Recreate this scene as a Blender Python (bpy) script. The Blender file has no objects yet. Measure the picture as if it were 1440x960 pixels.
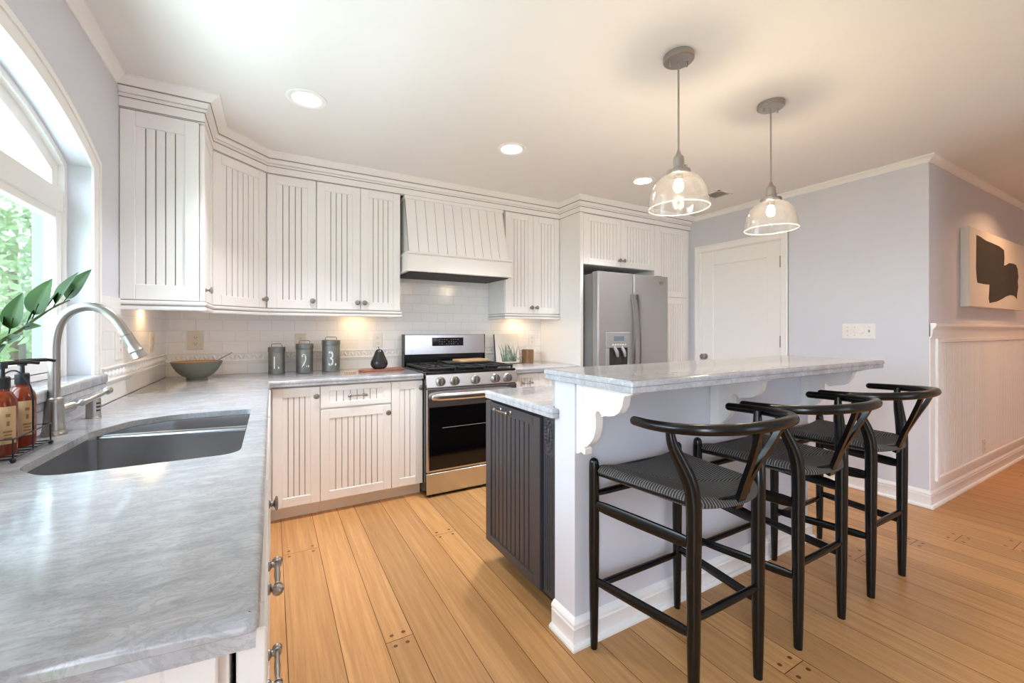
import bpy, bmesh, math, random
from mathutils import Vector, Matrix
from mathutils.geometry import tessellate_polygon

random.seed(7)
PI = math.pi
SC = bpy.context.scene
COL = SC.collection

# ------------------------------------------------------------------ camera
cam_data = bpy.data.cameras.new('camera')
cam_data.sensor_width = 36.0
cam_data.lens = 36.0 * 592.66 / 1440.0
cam_data.shift_y = -(480.0 - 463.2) / 1440.0
cam_data.clip_start = 0.05
cam = bpy.data.objects.new('camera', cam_data)
COL.objects.link(cam)
cam.location = (0.0, 0.0, 1.2385)
cam.rotation_euler = (PI / 2, 0.0, -0.5182)
SC.camera = cam

# ------------------------------------------------------------------ view, world, lights
SC.view_settings.view_transform = 'Standard'
SC.view_settings.look = 'None'
SC.view_settings.gamma = 1.0
SC.view_settings.use_curve_mapping = False
SC.view_settings.exposure = 1.13
SC.cycles.use_denoising = True
SC.cycles.max_bounces = 10
SC.cycles.diffuse_bounces = 6
SC.cycles.glossy_bounces = 5
SC.cycles.transparent_max_bounces = 12
SC.cycles.sample_clamp_indirect = 6.0
SC.cycles.caustics_reflective = False
SC.cycles.caustics_refractive = False


def lin(r, g, b):
    def f(c):
        c /= 255.0
        return c / 12.92 if c <= 0.04045 else ((c + 0.055) / 1.055) ** 2.4
    return (f(r), f(g), f(b), 1.0)


world = bpy.data.worlds.new('overcast_sky')
SC.world = world
world.use_nodes = True
wn = world.node_tree
bgn = wn.nodes['Background']
bgn.inputs[0].default_value = (0.77, 0.86, 1.0, 1.0)
# overcast sky, brightest around the veiled sun in the west
_tc = wn.nodes.new('ShaderNodeTexCoord')
_dot = wn.nodes.new('ShaderNodeVectorMath'); _dot.operation = 'DOT_PRODUCT'
_dot.inputs[1].default_value = Vector((-.93, -.28, .25)).normalized()
_mx = wn.nodes.new('ShaderNodeMath'); _mx.operation = 'MAXIMUM'; _mx.inputs[1].default_value = 0.0
_pw = wn.nodes.new('ShaderNodeMath'); _pw.operation = 'POWER'; _pw.inputs[1].default_value = 2.5
_ma = wn.nodes.new('ShaderNodeMath'); _ma.operation = 'MULTIPLY_ADD'; _ma.inputs[1].default_value = 11.0; _ma.inputs[2].default_value = 1.5
wn.links.new(_tc.outputs['Generated'], _dot.inputs[0])
wn.links.new(_dot.outputs['Value'], _mx.inputs[0]); wn.links.new(_mx.outputs[0], _pw.inputs[0])
wn.links.new(_pw.outputs[0], _ma.inputs[0]); wn.links.new(_ma.outputs[0], bgn.inputs[1])


def area_light(name, loc, rot, sx, sy, power, col, shape='RECTANGLE', spread=PI):
    d = bpy.data.lights.new(name, 'AREA')
    d.shape = shape
    d.size = sx
    if shape in ('RECTANGLE', 'ELLIPSE'):
        d.size_y = sy
    d.energy = power
    d.color = col
    d.spread = spread
    o = bpy.data.objects.new(name, d)
    COL.objects.link(o)
    o.location = loc
    o.rotation_euler = rot
    return o


XL = -0.64
# daylight lamp at an unseen side opening, added ceiling fill, window portal
TILT = math.radians(24)      # side lamp turned upward to brighten the ceiling
area_light('daylight_side_opening', (XL - .1, -.70, 1.15), (0, -PI / 2 - TILT * 1.6, 0), 1.9, .6, 10, (0.76, 0.87, 1.0))
area_light('ceiling_fill_outside', (XL - 1.05, 1.62, .38), (0, -math.radians(143), 0), 1.2, 2.0, 98, (0.79, 0.86, 1.0))  # lamp added outside, below the window, to brighten the ceiling
portal = area_light('sink_window_portal', (XL - .22, 1.62, 1.57), (0, -PI / 2, 0), 1.2, 1.5, 1, (1, 1, 1))
portal.data.cycles.is_portal = True

# ------------------------------------------------------------------ mesh helpers
class MB:
    def __init__(self):
        self.v = []
        self.f = []
        self.m = []
        self.M = Matrix.Identity(4)

    def add(self, verts, faces, mi=0):
        n = len(self.v)
        for p in verts:
            self.v.append(self.M @ Vector(p))
        for k, fc in enumerate(faces):
            self.f.append([i + n for i in fc])
            self.m.append(mi[k] if isinstance(mi, (list, tuple)) else mi)
        return self

    def box(self, x0, x1, y0, y1, z0, z1, b=0.0, mi=0):
        if x0 > x1: x0, x1 = x1, x0
        if y0 > y1: y0, y1 = y1, y0
        if z0 > z1: z0, z1 = z1, z0
        b = min(b, (x1 - x0) * .45, (y1 - y0) * .45, (z1 - z0) * .45)
        if b <= 0:
            vs = [(x, y, z) for z in (z0, z1) for y in (y0, y1) for x in (x0, x1)]
            return self.add(vs, [(0, 2, 3, 1), (4, 5, 7, 6), (0, 1, 5, 4), (2, 6, 7, 3), (0, 4, 6, 2), (1, 3, 7, 5)], mi)
        X, Y, Z = (x0, x1), (y0, y1), (z0, z1)
        vs, ix = [], {}
        for i in (0, 1):
            for j in (0, 1):
                for k in (0, 1):
                    sx, sy, sz = (b if i == 0 else -b), (b if j == 0 else -b), (b if k == 0 else -b)
                    x, y, z = X[i], Y[j], Z[k]
                    for a, p in enumerate(((x, y + sy, z + sz), (x + sx, y, z + sz), (x + sx, y + sy, z))):
                        ix[i, j, k, a] = len(vs)
                        vs.append(p)
        g = lambda i, j, k, a: ix[i, j, k, a]
        fs = []
        for s in (0, 1):
            fs.append([g(s, 0, 0, 0), g(s, 1, 0, 0), g(s, 1, 1, 0), g(s, 0, 1, 0)])
            fs.append([g(0, s, 0, 1), g(1, s, 0, 1), g(1, s, 1, 1), g(0, s, 1, 1)])
            fs.append([g(0, 0, s, 2), g(1, 0, s, 2), g(1, 1, s, 2), g(0, 1, s, 2)])
        for i in (0, 1):
            for j in (0, 1):
                fs.append([g(i, j, 0, 0), g(i, j, 0, 1), g(i, j, 1, 1), g(i, j, 1, 0)])
                fs.append([g(i, 0, j, 0), g(i, 0, j, 2), g(i, 1, j, 2), g(i, 1, j, 0)])
                fs.append([g(0, i, j, 1), g(0, i, j, 2), g(1, i, j, 2), g(1, i, j, 1)])
                for k in (0, 1):
                    fs.append([g(i, j, k, 0), g(i, j, k, 1), g(i, j, k, 2)])
        return self.add(vs, fs, mi)

    def lathe(self, prof, c=(0, 0, 0), seg=32, mi=0, axis='z', sx=1.0, sy=1.0):
        vs, fs, rows = [], [], []
        for r, h in prof:
            if r < 1e-6:
                rows.append([len(vs)]); vs.append((0, 0, h))
            else:
                rows.append(list(range(len(vs), len(vs) + seg)))
                for i in range(seg):
                    a = 2 * PI * i / seg
                    vs.append((r * sx * math.cos(a), r * sy * math.sin(a), h))
        for A, B in zip(rows, rows[1:]):
            for i in range(seg):
                j = (i + 1) % seg
                if len(A) == 1 and len(B) == 1:
                    continue
                if len(A) == 1:
                    fs.append([A[0], B[i], B[j]])
                elif len(B) == 1:
                    fs.append([A[i], B[0], A[j]])
                else:
                    fs.append([A[i], B[i], B[j], A[j]])
        if len(rows[0]) > 1: fs.append(rows[0][::-1])
        if len(rows[-1]) > 1: fs.append(rows[-1])
        out = []
        for x, y, z in vs:
            if axis == 'x': x, y, z = z, x, y
            elif axis == 'y': x, y, z = y, z, x
            elif axis == '-x': x, y, z = -z, y, x
            elif axis == '-y': x, y, z = x, -z, y
            out.append((x + c[0], y + c[1], z + c[2]))
        return self.add(out, fs, mi)

    def shell(self, prof, c=(0, 0, 0), seg=40, mi=0):
        """revolved closed profile (no end caps)"""
        n = len(prof)
        vs, fs = [], []
        for r, h in prof:
            for i in range(seg):
                a = 2 * PI * i / seg
                vs.append((c[0] + r * math.cos(a), c[1] + r * math.sin(a), c[2] + h))
        for k in range(n):
            k2 = (k + 1) % n
            for i in range(seg):
                j = (i + 1) % seg
                fs.append([k * seg + i, k2 * seg + i, k2 * seg + j, k * seg + j])
        return self.add(vs, fs, mi)

    def tube(self, pts, rad, seg=10, mi=0, closed=False, smooth=0, flat=None, cap_round=False):
        pts = [Vector(p) for p in pts]
        n = len(pts)
        rad = [rad] * n if not isinstance(rad, (list, tuple)) else list(rad)
        if smooth:
            P, R = [], []
            rng = range(n) if closed else range(n - 1)
            for i in rng:
                if closed:
                    p0, p1, p2, p3 = pts[(i - 1) % n], pts[i], pts[(i + 1) % n], pts[(i + 2) % n]
                    r1, r2 = rad[i], rad[(i + 1) % n]
                else:
                    p1, p2 = pts[i], pts[i + 1]
                    p0 = pts[i - 1] if i else p1 * 2 - p2
                    p3 = pts[i + 2] if i + 2 < n else p2 * 2 - p1
                    r1, r2 = rad[i], rad[i + 1]
                for k in range(smooth):
                    t = k / smooth
                    P.append(0.5 * ((2 * p1) + (p2 - p0) * t + (2 * p0 - 5 * p1 + 4 * p2 - p3) * t * t + (3 * p1 - p0 - 3 * p2 + p3) * t ** 3))
                    R.append(r1 + (r2 - r1) * t)
            if not closed:
                P.append(pts[-1]); R.append(rad[-1])
            pts, rad, n = P, R, len(P)
        if cap_round and not closed:
            d0 = (pts[0] - pts[1]).normalized(); d1 = (pts[-1] - pts[-2]).normalized()
            r0, r1 = rad[0], rad[-1]
            pre = [(pts[0] + d0 * r0 * s, r0 * q) for s, q in ((.95, .3), (.7, .71), (.38, .92))]
            post = [(pts[-1] + d1 * r1 * s, r1 * q) for s, q in ((.38, .92), (.7, .71), (.95, .3))]
            pts = [p for p, _ in pre] + pts + [p for p, _ in post]
            rad = [r for _, r in pre] + rad + [r for _, r in post]
            n = len(pts)
        tan = []
        for i in range(n):
            a = pts[(i - 1) % n] if (closed or i) else pts[0]
            b = pts[(i + 1) % n] if (closed or i < n - 1) else pts[-1]
            t = (b - a)
            tan.append(t.normalized() if t.length > 1e-9 else Vector((0, 0, 1)))
        up = Vector((0, 0, 1)) if abs(tan[0].z) < 0.9 else Vector((1, 0, 0))
        nx = tan[0].cross(up).normalized()
        vs, fs = [], []
        for i in range(n):
            if i:
                nx = (nx - tan[i] * nx.dot(tan[i]))
                nx = nx.normalized() if nx.length > 1e-6 else tan[i].orthogonal().normalized()
            ny = tan[i].cross(nx)
            fa, fb = flat if flat else (1, 1)
            for k in range(seg):
                a = 2 * PI * k / seg
                vs.append(pts[i] + (nx * math.cos(a) * fa + ny * math.sin(a) * fb) * rad[i])
        for i in range(n if closed else n - 1):
            i2 = (i + 1) % n
            for k in range(seg):
                k2 = (k + 1) % seg
                fs.append([i * seg + k, i * seg + k2, i2 * seg + k2, i2 * seg + k])
        if not closed:
            fs.append(list(range(seg))[::-1])
            fs.append([(n - 1) * seg + k for k in range(seg)])
        return self.add(vs, fs, mi)

    def bar(self, pts, w, t, side, mi=0):
        """rectangular section strip: w along 'side', t across"""
        pts = [Vector(p) for p in pts]
        S = Vector(side).normalized()
        n = len(pts)
        vs, fs = [], []
        w = [w] * n if not isinstance(w, (list, tuple)) else w
        for i in range(n):
            T = (pts[min(i + 1, n - 1)] - pts[max(i - 1, 0)]).normalized()
            s = (S - T * S.dot(T)).normalized()
            q = T.cross(s)
            for a, b in ((-1, -1), (1, -1), (1, 1), (-1, 1)):
                vs.append(pts[i] + s * a * w[i] / 2 + q * b * t / 2)
        for i in range(n - 1):
            for k in range(4):
                k2 = (k + 1) % 4
                fs.append([i * 4 + k, i * 4 + k2, i * 4 + 4 + k2, i * 4 + 4 + k])
        fs += [[0, 1, 2, 3][::-1], [(n - 1) * 4 + k for k in range(4)]]
        return self.add(vs, fs, mi)

    def prism(self, poly, axis, a0, a1, mi=0):
        n = len(poly)
        def P(u, v, a):
            return {'x': (a, u, v), 'y': (u, a, v), 'z': (u, v, a)}[axis]
        vs = [P(u, v, a0) for u, v in poly] + [P(u, v, a1) for u, v in poly]
        fs = [[i, (i + 1) % n, n + (i + 1) % n, n + i] for i in range(n)]
        tri = tessellate_polygon([[Vector((u, v, 0)) for u, v in poly]])
        for t in tri:
            fs.append(list(t)); fs.append([n + i for i in t])
        return self.add(vs, fs, mi)

    def plate(self, outer, holes, axis, a0, a1, mi=0):
        """flat plate with holes, in the plane across 'axis'"""
        loops = [outer] + holes
        def P(u, v, a):
            return {'x': (a, u, v), 'y': (u, a, v), 'z': (u, v, a)}[axis]
        flat = [p for L in loops for p in L]
        n = len(flat)
        vs = [P(u, v, a0) for u, v in flat] + [P(u, v, a1) for u, v in flat]
        fs = []
        for t in tessellate_polygon([[Vector((u, v, 0)) for u, v in L] for L in loops]):
            fs.append(list(t)); fs.append([n + i for i in t])
        o = 0
        for L in loops:
            k = len(L)
            for i in range(k):
                j = (i + 1) % k
                fs.append([o + i, o + j, n + o + j, n + o + i])
            o += k
        return self.add(vs, fs, mi)

    def sweep(self, path, prof, closed=False, mi=0):
        """profile (offset, z) carried along a plan path, offset to the path's right side, mitred corners"""
        n = len(path)
        P = [Vector((x, y)) for x, y in path]
        offs = []
        for i in range(n):
            def nrm(a, b):
                d = (b - a).normalized()
                return Vector((d.y, -d.x))
            if closed or 0 < i < n - 1:
                n1, n2 = nrm(P[i - 1], P[i]), nrm(P[i], P[(i + 1) % n])
                s = n1 + n2
                offs.append(s / max(0.2, 1 + n1.dot(n2)))
            elif i == 0:
                offs.append(nrm(P[0], P[1]))
            else:
                offs.append(nrm(P[-2], P[-1]))
        k = len(prof)
        vs, fs, ms = [], [], []
        for i in range(n):
            for q in prof:
                vs.append((P[i].x + offs[i].x * q[0], P[i].y + offs[i].y * q[0], q[1]))
        for i in range(n if closed else n - 1):
            i2 = (i + 1) % n
            for j in range(k):
                j2 = (j + 1) % k
                fs.append([i * k + j, i * k + j2, i2 * k + j2, i2 * k + j])
                ms.append(prof[j][2] if len(prof[j]) > 2 else mi)
        if not closed:
            fs.append(list(range(k))[::-1]); ms.append(mi)
            fs.append([(n - 1) * k + j for j in range(k)]); ms.append(mi)
        return self.add(vs, fs, ms)

    def ball(self, c, r, seg=16, mi=0):
        if not isinstance(r, (list, tuple)): r = (r, r, r)
        vs, fs = [(c[0], c[1], c[2] - r[2])], []
        R = seg // 2
        for i in range(1, R):
            t = -PI / 2 + PI * i / R
            for k in range(seg):
                a = 2 * PI * k / seg
                vs.append((c[0] + r[0] * math.cos(t) * math.cos(a), c[1] + r[1] * math.cos(t) * math.sin(a), c[2] + r[2] * math.sin(t)))
        vs.append((c[0], c[1], c[2] + r[2]))
        for k in range(seg):
            fs.append([0, 1 + (k + 1) % seg, 1 + k])
            for i in range(R - 2):
                a = 1 + i * seg
                fs.append([a + k, a + (k + 1) % seg, a + seg + (k + 1) % seg, a + seg + k])
            a = 1 + (R - 2) * seg
            fs.append([a + k, a + (k + 1) % seg, len(vs) - 1])
        return self.add(vs, fs, mi)

    def build(self, name, mats, parent=None, sharp=32, recalc=True):
        if not isinstance(mats, (list, tuple)): mats = [mats]
        off = Vector((0, 0, 0))
        p = parent
        while p is not None:
            off += Vector(p.location); p = p.parent
        me = bpy.data.meshes.new(name)
        me.from_pydata([tuple(v - off) for v in self.v], [], self.f)
        for m in mats: me.materials.append(m)
        for pl, mi in zip(me.polygons, self.m): pl.material_index = mi
        if recalc:
            bm = bmesh.new(); bm.from_mesh(me)
            bmesh.ops.recalc_face_normals(bm, faces=bm.faces)
            bm.to_mesh(me); bm.free()
        for pl in me.polygons: pl.use_smooth = True
        me.set_sharp_from_angle(angle=math.radians(sharp))
        o = bpy.data.objects.new(name, me)
        COL.objects.link(o)
        if parent is not None: o.parent = parent
        return o


def tag(o, label=None, cat=None, group=None, kind=None):
    if label: o['label'] = label
    if cat: o['category'] = cat
    if group: o['group'] = group
    if kind: o['kind'] = kind
    return o


def thing(name, label, cat, loc=(0, 0, 0), group=None):
    o = bpy.data.objects.new(name, None)
    o.empty_display_size = 0.05
    COL.objects.link(o)
    o.location = loc
    return tag(o, label, cat, group)


def struct(o):
    o['kind'] = 'structure'
    return o


def copy_tree(src, loc, label):
    r = src.copy(); COL.objects.link(r)
    r.location = loc; r['label'] = label
    for ch in list(src.children):
        c = ch.copy(); COL.objects.link(c); c.parent = r
        for g in list(ch.children):
            d = g.copy(); COL.objects.link(d); d.parent = c
    return r


def fillet(poly, radii, seg=5):
    n = len(poly); out = []
    for i in range(n):
        r = radii[i] if isinstance(radii, (list, tuple)) else radii
        p = Vector(poly[i]); a = Vector(poly[i - 1]); b = Vector(poly[(i + 1) % n])
        if r <= 0:
            out.append(tuple(p)); continue
        d1 = (a - p).normalized(); d2 = (b - p).normalized()
        ang = d1.angle(d2)
        t = min(r / math.tan(ang / 2), (a - p).length * .45, (b - p).length * .45)
        p1, p2 = p + d1 * t, p + d2 * t
        for k in range(seg + 1):
            s = k / seg
            out.append(tuple((1 - s) ** 2 * p1 + 2 * s * (1 - s) * p + s * s * p2))
    return out


def offset_poly(poly, d):
    """positive d shrinks a CCW polygon"""
    n = len(poly); out = []
    for i in range(n):
        a, p, b = Vector(poly[i - 1]), Vector(poly[i]), Vector(poly[(i + 1) % n])
        e1, e2 = (p - a).normalized(), (b - p).normalized()
        n1, n2 = Vector((-e1.y, e1.x)), Vector((-e2.y, e2.x))
        s = (n1 + n2) / max(0.25, 1 + n1.dot(n2))
        q = p + s * d
        out.append((q.x, q.y))
    return out


def slab(mb, poly, holes, z0, z1, r, mi=0):
    """horizontal slab of a CCW outline with a rounded upper edge"""
    rings = [(0.0015, z0), (0, z0 + .0015), (0, z1 - r)]
    for k in range(1, 5):
        a = PI / 2 * k / 4
        rings.append((r * (1 - math.cos(a)), z1 - r + r * math.sin(a)))
    n = len(poly); vs, fs = [], []
    loops = [offset_poly(poly, d) if d else list(poly) for d, _ in rings]
    for L, (_, z) in zip(loops, rings):
        vs += [(x, y, z) for x, y in L]
    for k in range(len(rings) - 1):
        for i in range(n):
            j = (i + 1) % n
            fs.append([k * n + i, k * n + j, (k + 1) * n + j, (k + 1) * n + i])
    hb = len(vs)
    for z in (z0, z1):
        for H in holes: vs += [(x, y, z) for x, y in H]
    nh = sum(len(H) for H in holes)
    o = 0
    for H in holes:
        k = len(H)
        for i in range(k):
            j = (i + 1) % k
            fs.append([hb + o + i, hb + o + j, hb + nh + o + j, hb + nh + o + i])
        o += k
    for top in (0, 1):
        L = loops[-1] if top else loops[0]
        base = (len(rings) - 1) * n if top else 0
        hof = hb + (nh if top else 0)
        for t in tessellate_polygon([[Vector((x, y, 0)) for x, y in Q] for Q in [L] + holes]):
            fs.append([base + i if i < n else hof + i - n for i in t])
    mb.add(vs, fs, mi)


def text_mesh(txt, size, sx=1.0, thick=0.0):
    c = bpy.data.curves.new('lettering', 'FONT')
    c.body = txt; c.size = size; c.align_x = 'CENTER'
    c.resolution_u = 4
    c.extrude = thick
    o = bpy.data.objects.new('lettering', c)
    COL.objects.link(o)
    dg = bpy.context.evaluated_depsgraph_get(); dg.update()
    me = bpy.data.meshes.new_from_object(o.evaluated_get(dg))
    vs = [(v.co.x * sx, v.co.y, v.co.z) for v in me.vertices]
    fs = [list(p.vertices) for p in me.polygons]
    bpy.data.objects.remove(o); bpy.data.curves.remove(c); bpy.data.meshes.remove(me)
    return vs, fs


# ------------------------------------------------------------------ materials
def new_mat(name):
    m = bpy.data.materials.new(name); m.use_nodes = True
    nt = m.node_tree
    return m, nt, nt.nodes['Principled BSDF']


def N(nt, kind, **kw):
    n = nt.nodes.new(kind)
    for k, v in kw.items():
        if hasattr(n, k): setattr(n, k, v)
        else: n.inputs[k].default_value = v
    return n


def paint(name, rgb, rough=0.5, metal=0.0, var=0.03, scale=6.0, bump=0.0, bscale=200.0, coat=0.0, spec=0.5, stretch=(1, 1, 1)):
    m, nt, b = new_mat(name)
    c = lin(*rgb)
    tc = N(nt, 'ShaderNodeTexCoord')
    mp = N(nt, 'ShaderNodeMapping'); mp.inputs['Scale'].default_value = stretch
    nt.links.new(tc.outputs['Object'], mp.inputs['Vector'])
    no = N(nt, 'ShaderNodeTexNoise', Scale=scale, Detail=4.0)
    nt.links.new(mp.outputs[0], no.inputs['Vector'])
    mx = N(nt, 'ShaderNodeMix', data_type='RGBA')
    mx.inputs[6].default_value = tuple(x * (1 - var) for x in c[:3]) + (1,)
    mx.inputs[7].default_value = tuple(min(1, x * (1 + var)) for x in c[:3]) + (1,)
    nt.links.new(no.outputs['Fac'], mx.inputs[0])
    nt.links.new(mx.outputs[2], b.inputs['Base Color'])
    b.inputs['Roughness'].default_value = rough
    b.inputs['Metallic'].default_value = metal
    b.inputs['Coat Weight'].default_value = coat
    b.inputs['Specular IOR Level'].default_value = spec
    if bump:
        n2 = N(nt, 'ShaderNodeTexNoise', Scale=bscale, Detail=3.0)
        nt.links.new(mp.outputs[0], n2.inputs['Vector'])
        bp = N(nt, 'ShaderNodeBump', Strength=bump, Distance=0.002)
        nt.links.new(n2.outputs['Fac'], bp.inputs['Height'])
        nt.links.new(bp.outputs[0], b.inputs['Normal'])
    return m


def emitter(name, rgb, strength):
    m, nt, b = new_mat(name)
    b.inputs['Base Color'].default_value = (0.8, 0.8, 0.8, 1)
    b.inputs['Emission Color'].default_value = rgb
    b.inputs['Emission Strength'].default_value = strength
    return m


def thin_glass(name, tint=(1, 1, 1, 1), gloss=0.5, seeds=False, haze=0.0):
    m, nt, b = new_mat(name)
    nt.nodes.remove(b)
    out = nt.nodes['Material Output']
    tr = N(nt, 'ShaderNodeBsdfTransparent'); tr.inputs[0].default_value = tint
    gl = N(nt, 'ShaderNodeBsdfGlossy', Roughness=0.03)
    lw = N(nt, 'ShaderNodeLayerWeight', Blend=0.35)
    mp = N(nt, 'ShaderNodeMath', operation='MULTIPLY'); mp.inputs[1].default_value = gloss
    nt.links.new(lw.outputs['Facing'], mp.inputs[0])
    mx = N(nt, 'ShaderNodeMixShader')
    nt.links.new(mp.outputs[0], mx.inputs[0])
    nt.links.new(tr.outputs[0], mx.inputs[1]); nt.links.new(gl.outputs[0], mx.inputs[2])
    last = mx
    if seeds:
        tc = N(nt, 'ShaderNodeTexCoord')
        vo = N(nt, 'ShaderNodeTexVoronoi', Scale=85.0)
        nt.links.new(tc.outputs['Object'], vo.inputs['Vector'])
        cr = N(nt, 'ShaderNodeValToRGB')
        cr.color_ramp.elements[0].position = 0.06; cr.color_ramp.elements[0].color = (.25, .25, .25, 1)
        cr.color_ramp.elements[1].position = 0.13; cr.color_ramp.elements[1].color = (haze, haze, haze, 1)
        nt.links.new(vo.outputs['Distance'], cr.inputs[0])
        df = N(nt, 'ShaderNodeBsdfTranslucent'); df.inputs[0].default_value = (.95, .95, .95, 1)
        d2 = N(nt, 'ShaderNodeBsdfDiffuse'); d2.inputs[0].default_value = (.95, .95, .95, 1)
        md = N(nt, 'ShaderNodeMixShader', Fac=0.5)
        nt.links.new(df.outputs[0], md.inputs[1]); nt.links.new(d2.outputs[0], md.inputs[2])
        m2 = N(nt, 'ShaderNodeMixShader')
        nt.links.new(cr.outputs[0], m2.inputs[0]); nt.links.new(mx.outputs[0], m2.inputs[1]); nt.links.new(md.outputs[0], m2.inputs[2])
        last = m2
    nt.links.new(last.outputs[0], out.inputs['Surface'])
    return m


def marble(name, c0, c1, vein, rough=0.22):
    m, nt, b = new_mat(name)
    tc = N(nt, 'ShaderNodeTexCoord')
    mp = N(nt, 'ShaderNodeMapping'); mp.inputs['Scale'].default_value = (7.5, 20, 10.0); mp.inputs['Rotation'].default_value = (0.2, 0.1, 0.5)
    nt.links.new(tc.outputs['Object'], mp.inputs['Vector'])
    n1 = N(nt, 'ShaderNodeTexNoise', Scale=1.3, Detail=9.0, Roughness=0.66, Distortion=0.45)
    nt.links.new(mp.outputs[0], n1.inputs['Vector'])
    cr = N(nt, 'ShaderNodeValToRGB')
    cr.color_ramp.elements[0].position = 0.32; cr.color_ramp.elements[0].color = lin(*c0)
    cr.color_ramp.elements[1].position = 0.66; cr.color_ramp.elements[1].color = lin(*c1)
    nt.links.new(n1.outputs['Fac'], cr.inputs[0])
    n2 = N(nt, 'ShaderNodeTexNoise', Scale=2.4, Detail=8.0, Roughness=0.72, Distortion=0.9)
    nt.links.new(mp.outputs[0], n2.inputs['Vector'])
    sb = N(nt, 'ShaderNodeMath', operation='SUBTRACT'); sb.inputs[1].default_value = 0.5
    ab = N(nt, 'ShaderNodeMath', operation='ABSOLUTE')
    nt.links.new(n2.outputs['Fac'], sb.inputs[0]); nt.links.new(sb.outputs[0], ab.inputs[0])
    vr = N(nt, 'ShaderNodeValToRGB')
    vr.color_ramp.elements[0].position = 0.0; vr.color_ramp.elements[0].color = (.5, .5, .5, 1)
    vr.color_ramp.elements[1].position = 0.05; vr.color_ramp.elements[1].color = (0, 0, 0, 1)
    nt.links.new(ab.outputs[0], vr.inputs[0])
    mx = N(nt, 'ShaderNodeMix', data_type='RGBA'); mx.inputs[7].default_value = lin(*vein)
    nt.links.new(vr.outputs[0], mx.inputs[0]); nt.links.new(cr.outputs[0], mx.inputs[6])
    nt.links.new(mx.outputs[2], b.inputs['Base Color'])
    b.inputs['Roughness'].default_value = rough
    return m


def tile_mat(name):
    m, nt, b = new_mat(name)
    tc = N(nt, 'ShaderNodeTexCoord')
    ge = N(nt, 'ShaderNodeNewGeometry')
    sp = N(nt, 'ShaderNodeSeparateXYZ'); nt.links.new(tc.outputs['Object'], sp.inputs[0])
    sn = N(nt, 'ShaderNodeSeparateXYZ'); nt.links.new(ge.outputs['Normal'], sn.inputs[0])
    an = N(nt, 'ShaderNodeMath', operation='ABSOLUTE'); nt.links.new(sn.outputs['X'], an.inputs[0])
    gt = N(nt, 'ShaderNodeMath', operation='GREATER_THAN'); gt.inputs[1].default_value = 0.5
    nt.links.new(an.outputs[0], gt.inputs[0])
    mu = N(nt, 'ShaderNodeMix', data_type='FLOAT')
    nt.links.new(gt.outputs[0], mu.inputs[0]); nt.links.new(sp.outputs['X'], mu.inputs[2]); nt.links.new(sp.outputs['Y'], mu.inputs[3])
    ad = N(nt, 'ShaderNodeMath', operation='ADD'); ad.inputs[1].default_value = 10.0 * 0.155 + 0.0775
    nt.links.new(mu.outputs[0], ad.inputs[0])
    zz = N(nt, 'ShaderNodeMath', operation='SUBTRACT'); zz.inputs[1].default_value = 0.112
    nt.links.new(sp.outputs['Z'], zz.inputs[0])
    cb = N(nt, 'ShaderNodeCombineXYZ')
    nt.links.new(ad.outputs[0], cb.inputs[0]); nt.links.new(zz.outputs[0], cb.inputs[1])
    br = N(nt, 'ShaderNodeTexBrick')
    br.offset = 0.5
    br.inputs['Scale'].default_value = 1.0
    br.inputs['Brick Width'].default_value = 0.155
    br.inputs['Row Height'].default_value = 0.0798
    br.inputs['Mortar Size'].default_value = 0.0016
    br.inputs['Mortar Smooth'].default_value = 0.3
    br.inputs['Color1'].default_value = lin(246, 245, 244)
    br.inputs['Color2'].default_value = lin(243, 242, 240)
    br.inputs['Mortar'].default_value = lin(230, 226, 222)
    nt.links.new(cb.outputs[0], br.inputs['Vector'])
    nt.links.new(br.outputs['Color'], b.inputs['Base Color'])
    b.inputs['Roughness'].default_value = 0.16
    bp = N(nt, 'ShaderNodeBump', Strength=0.6, Distance=0.003); bp.invert = True
    nt.links.new(br.outputs['Fac'], bp.inputs['Height'])
    nt.links.new(bp.outputs[0], b.inputs['Normal'])
    return m


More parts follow.
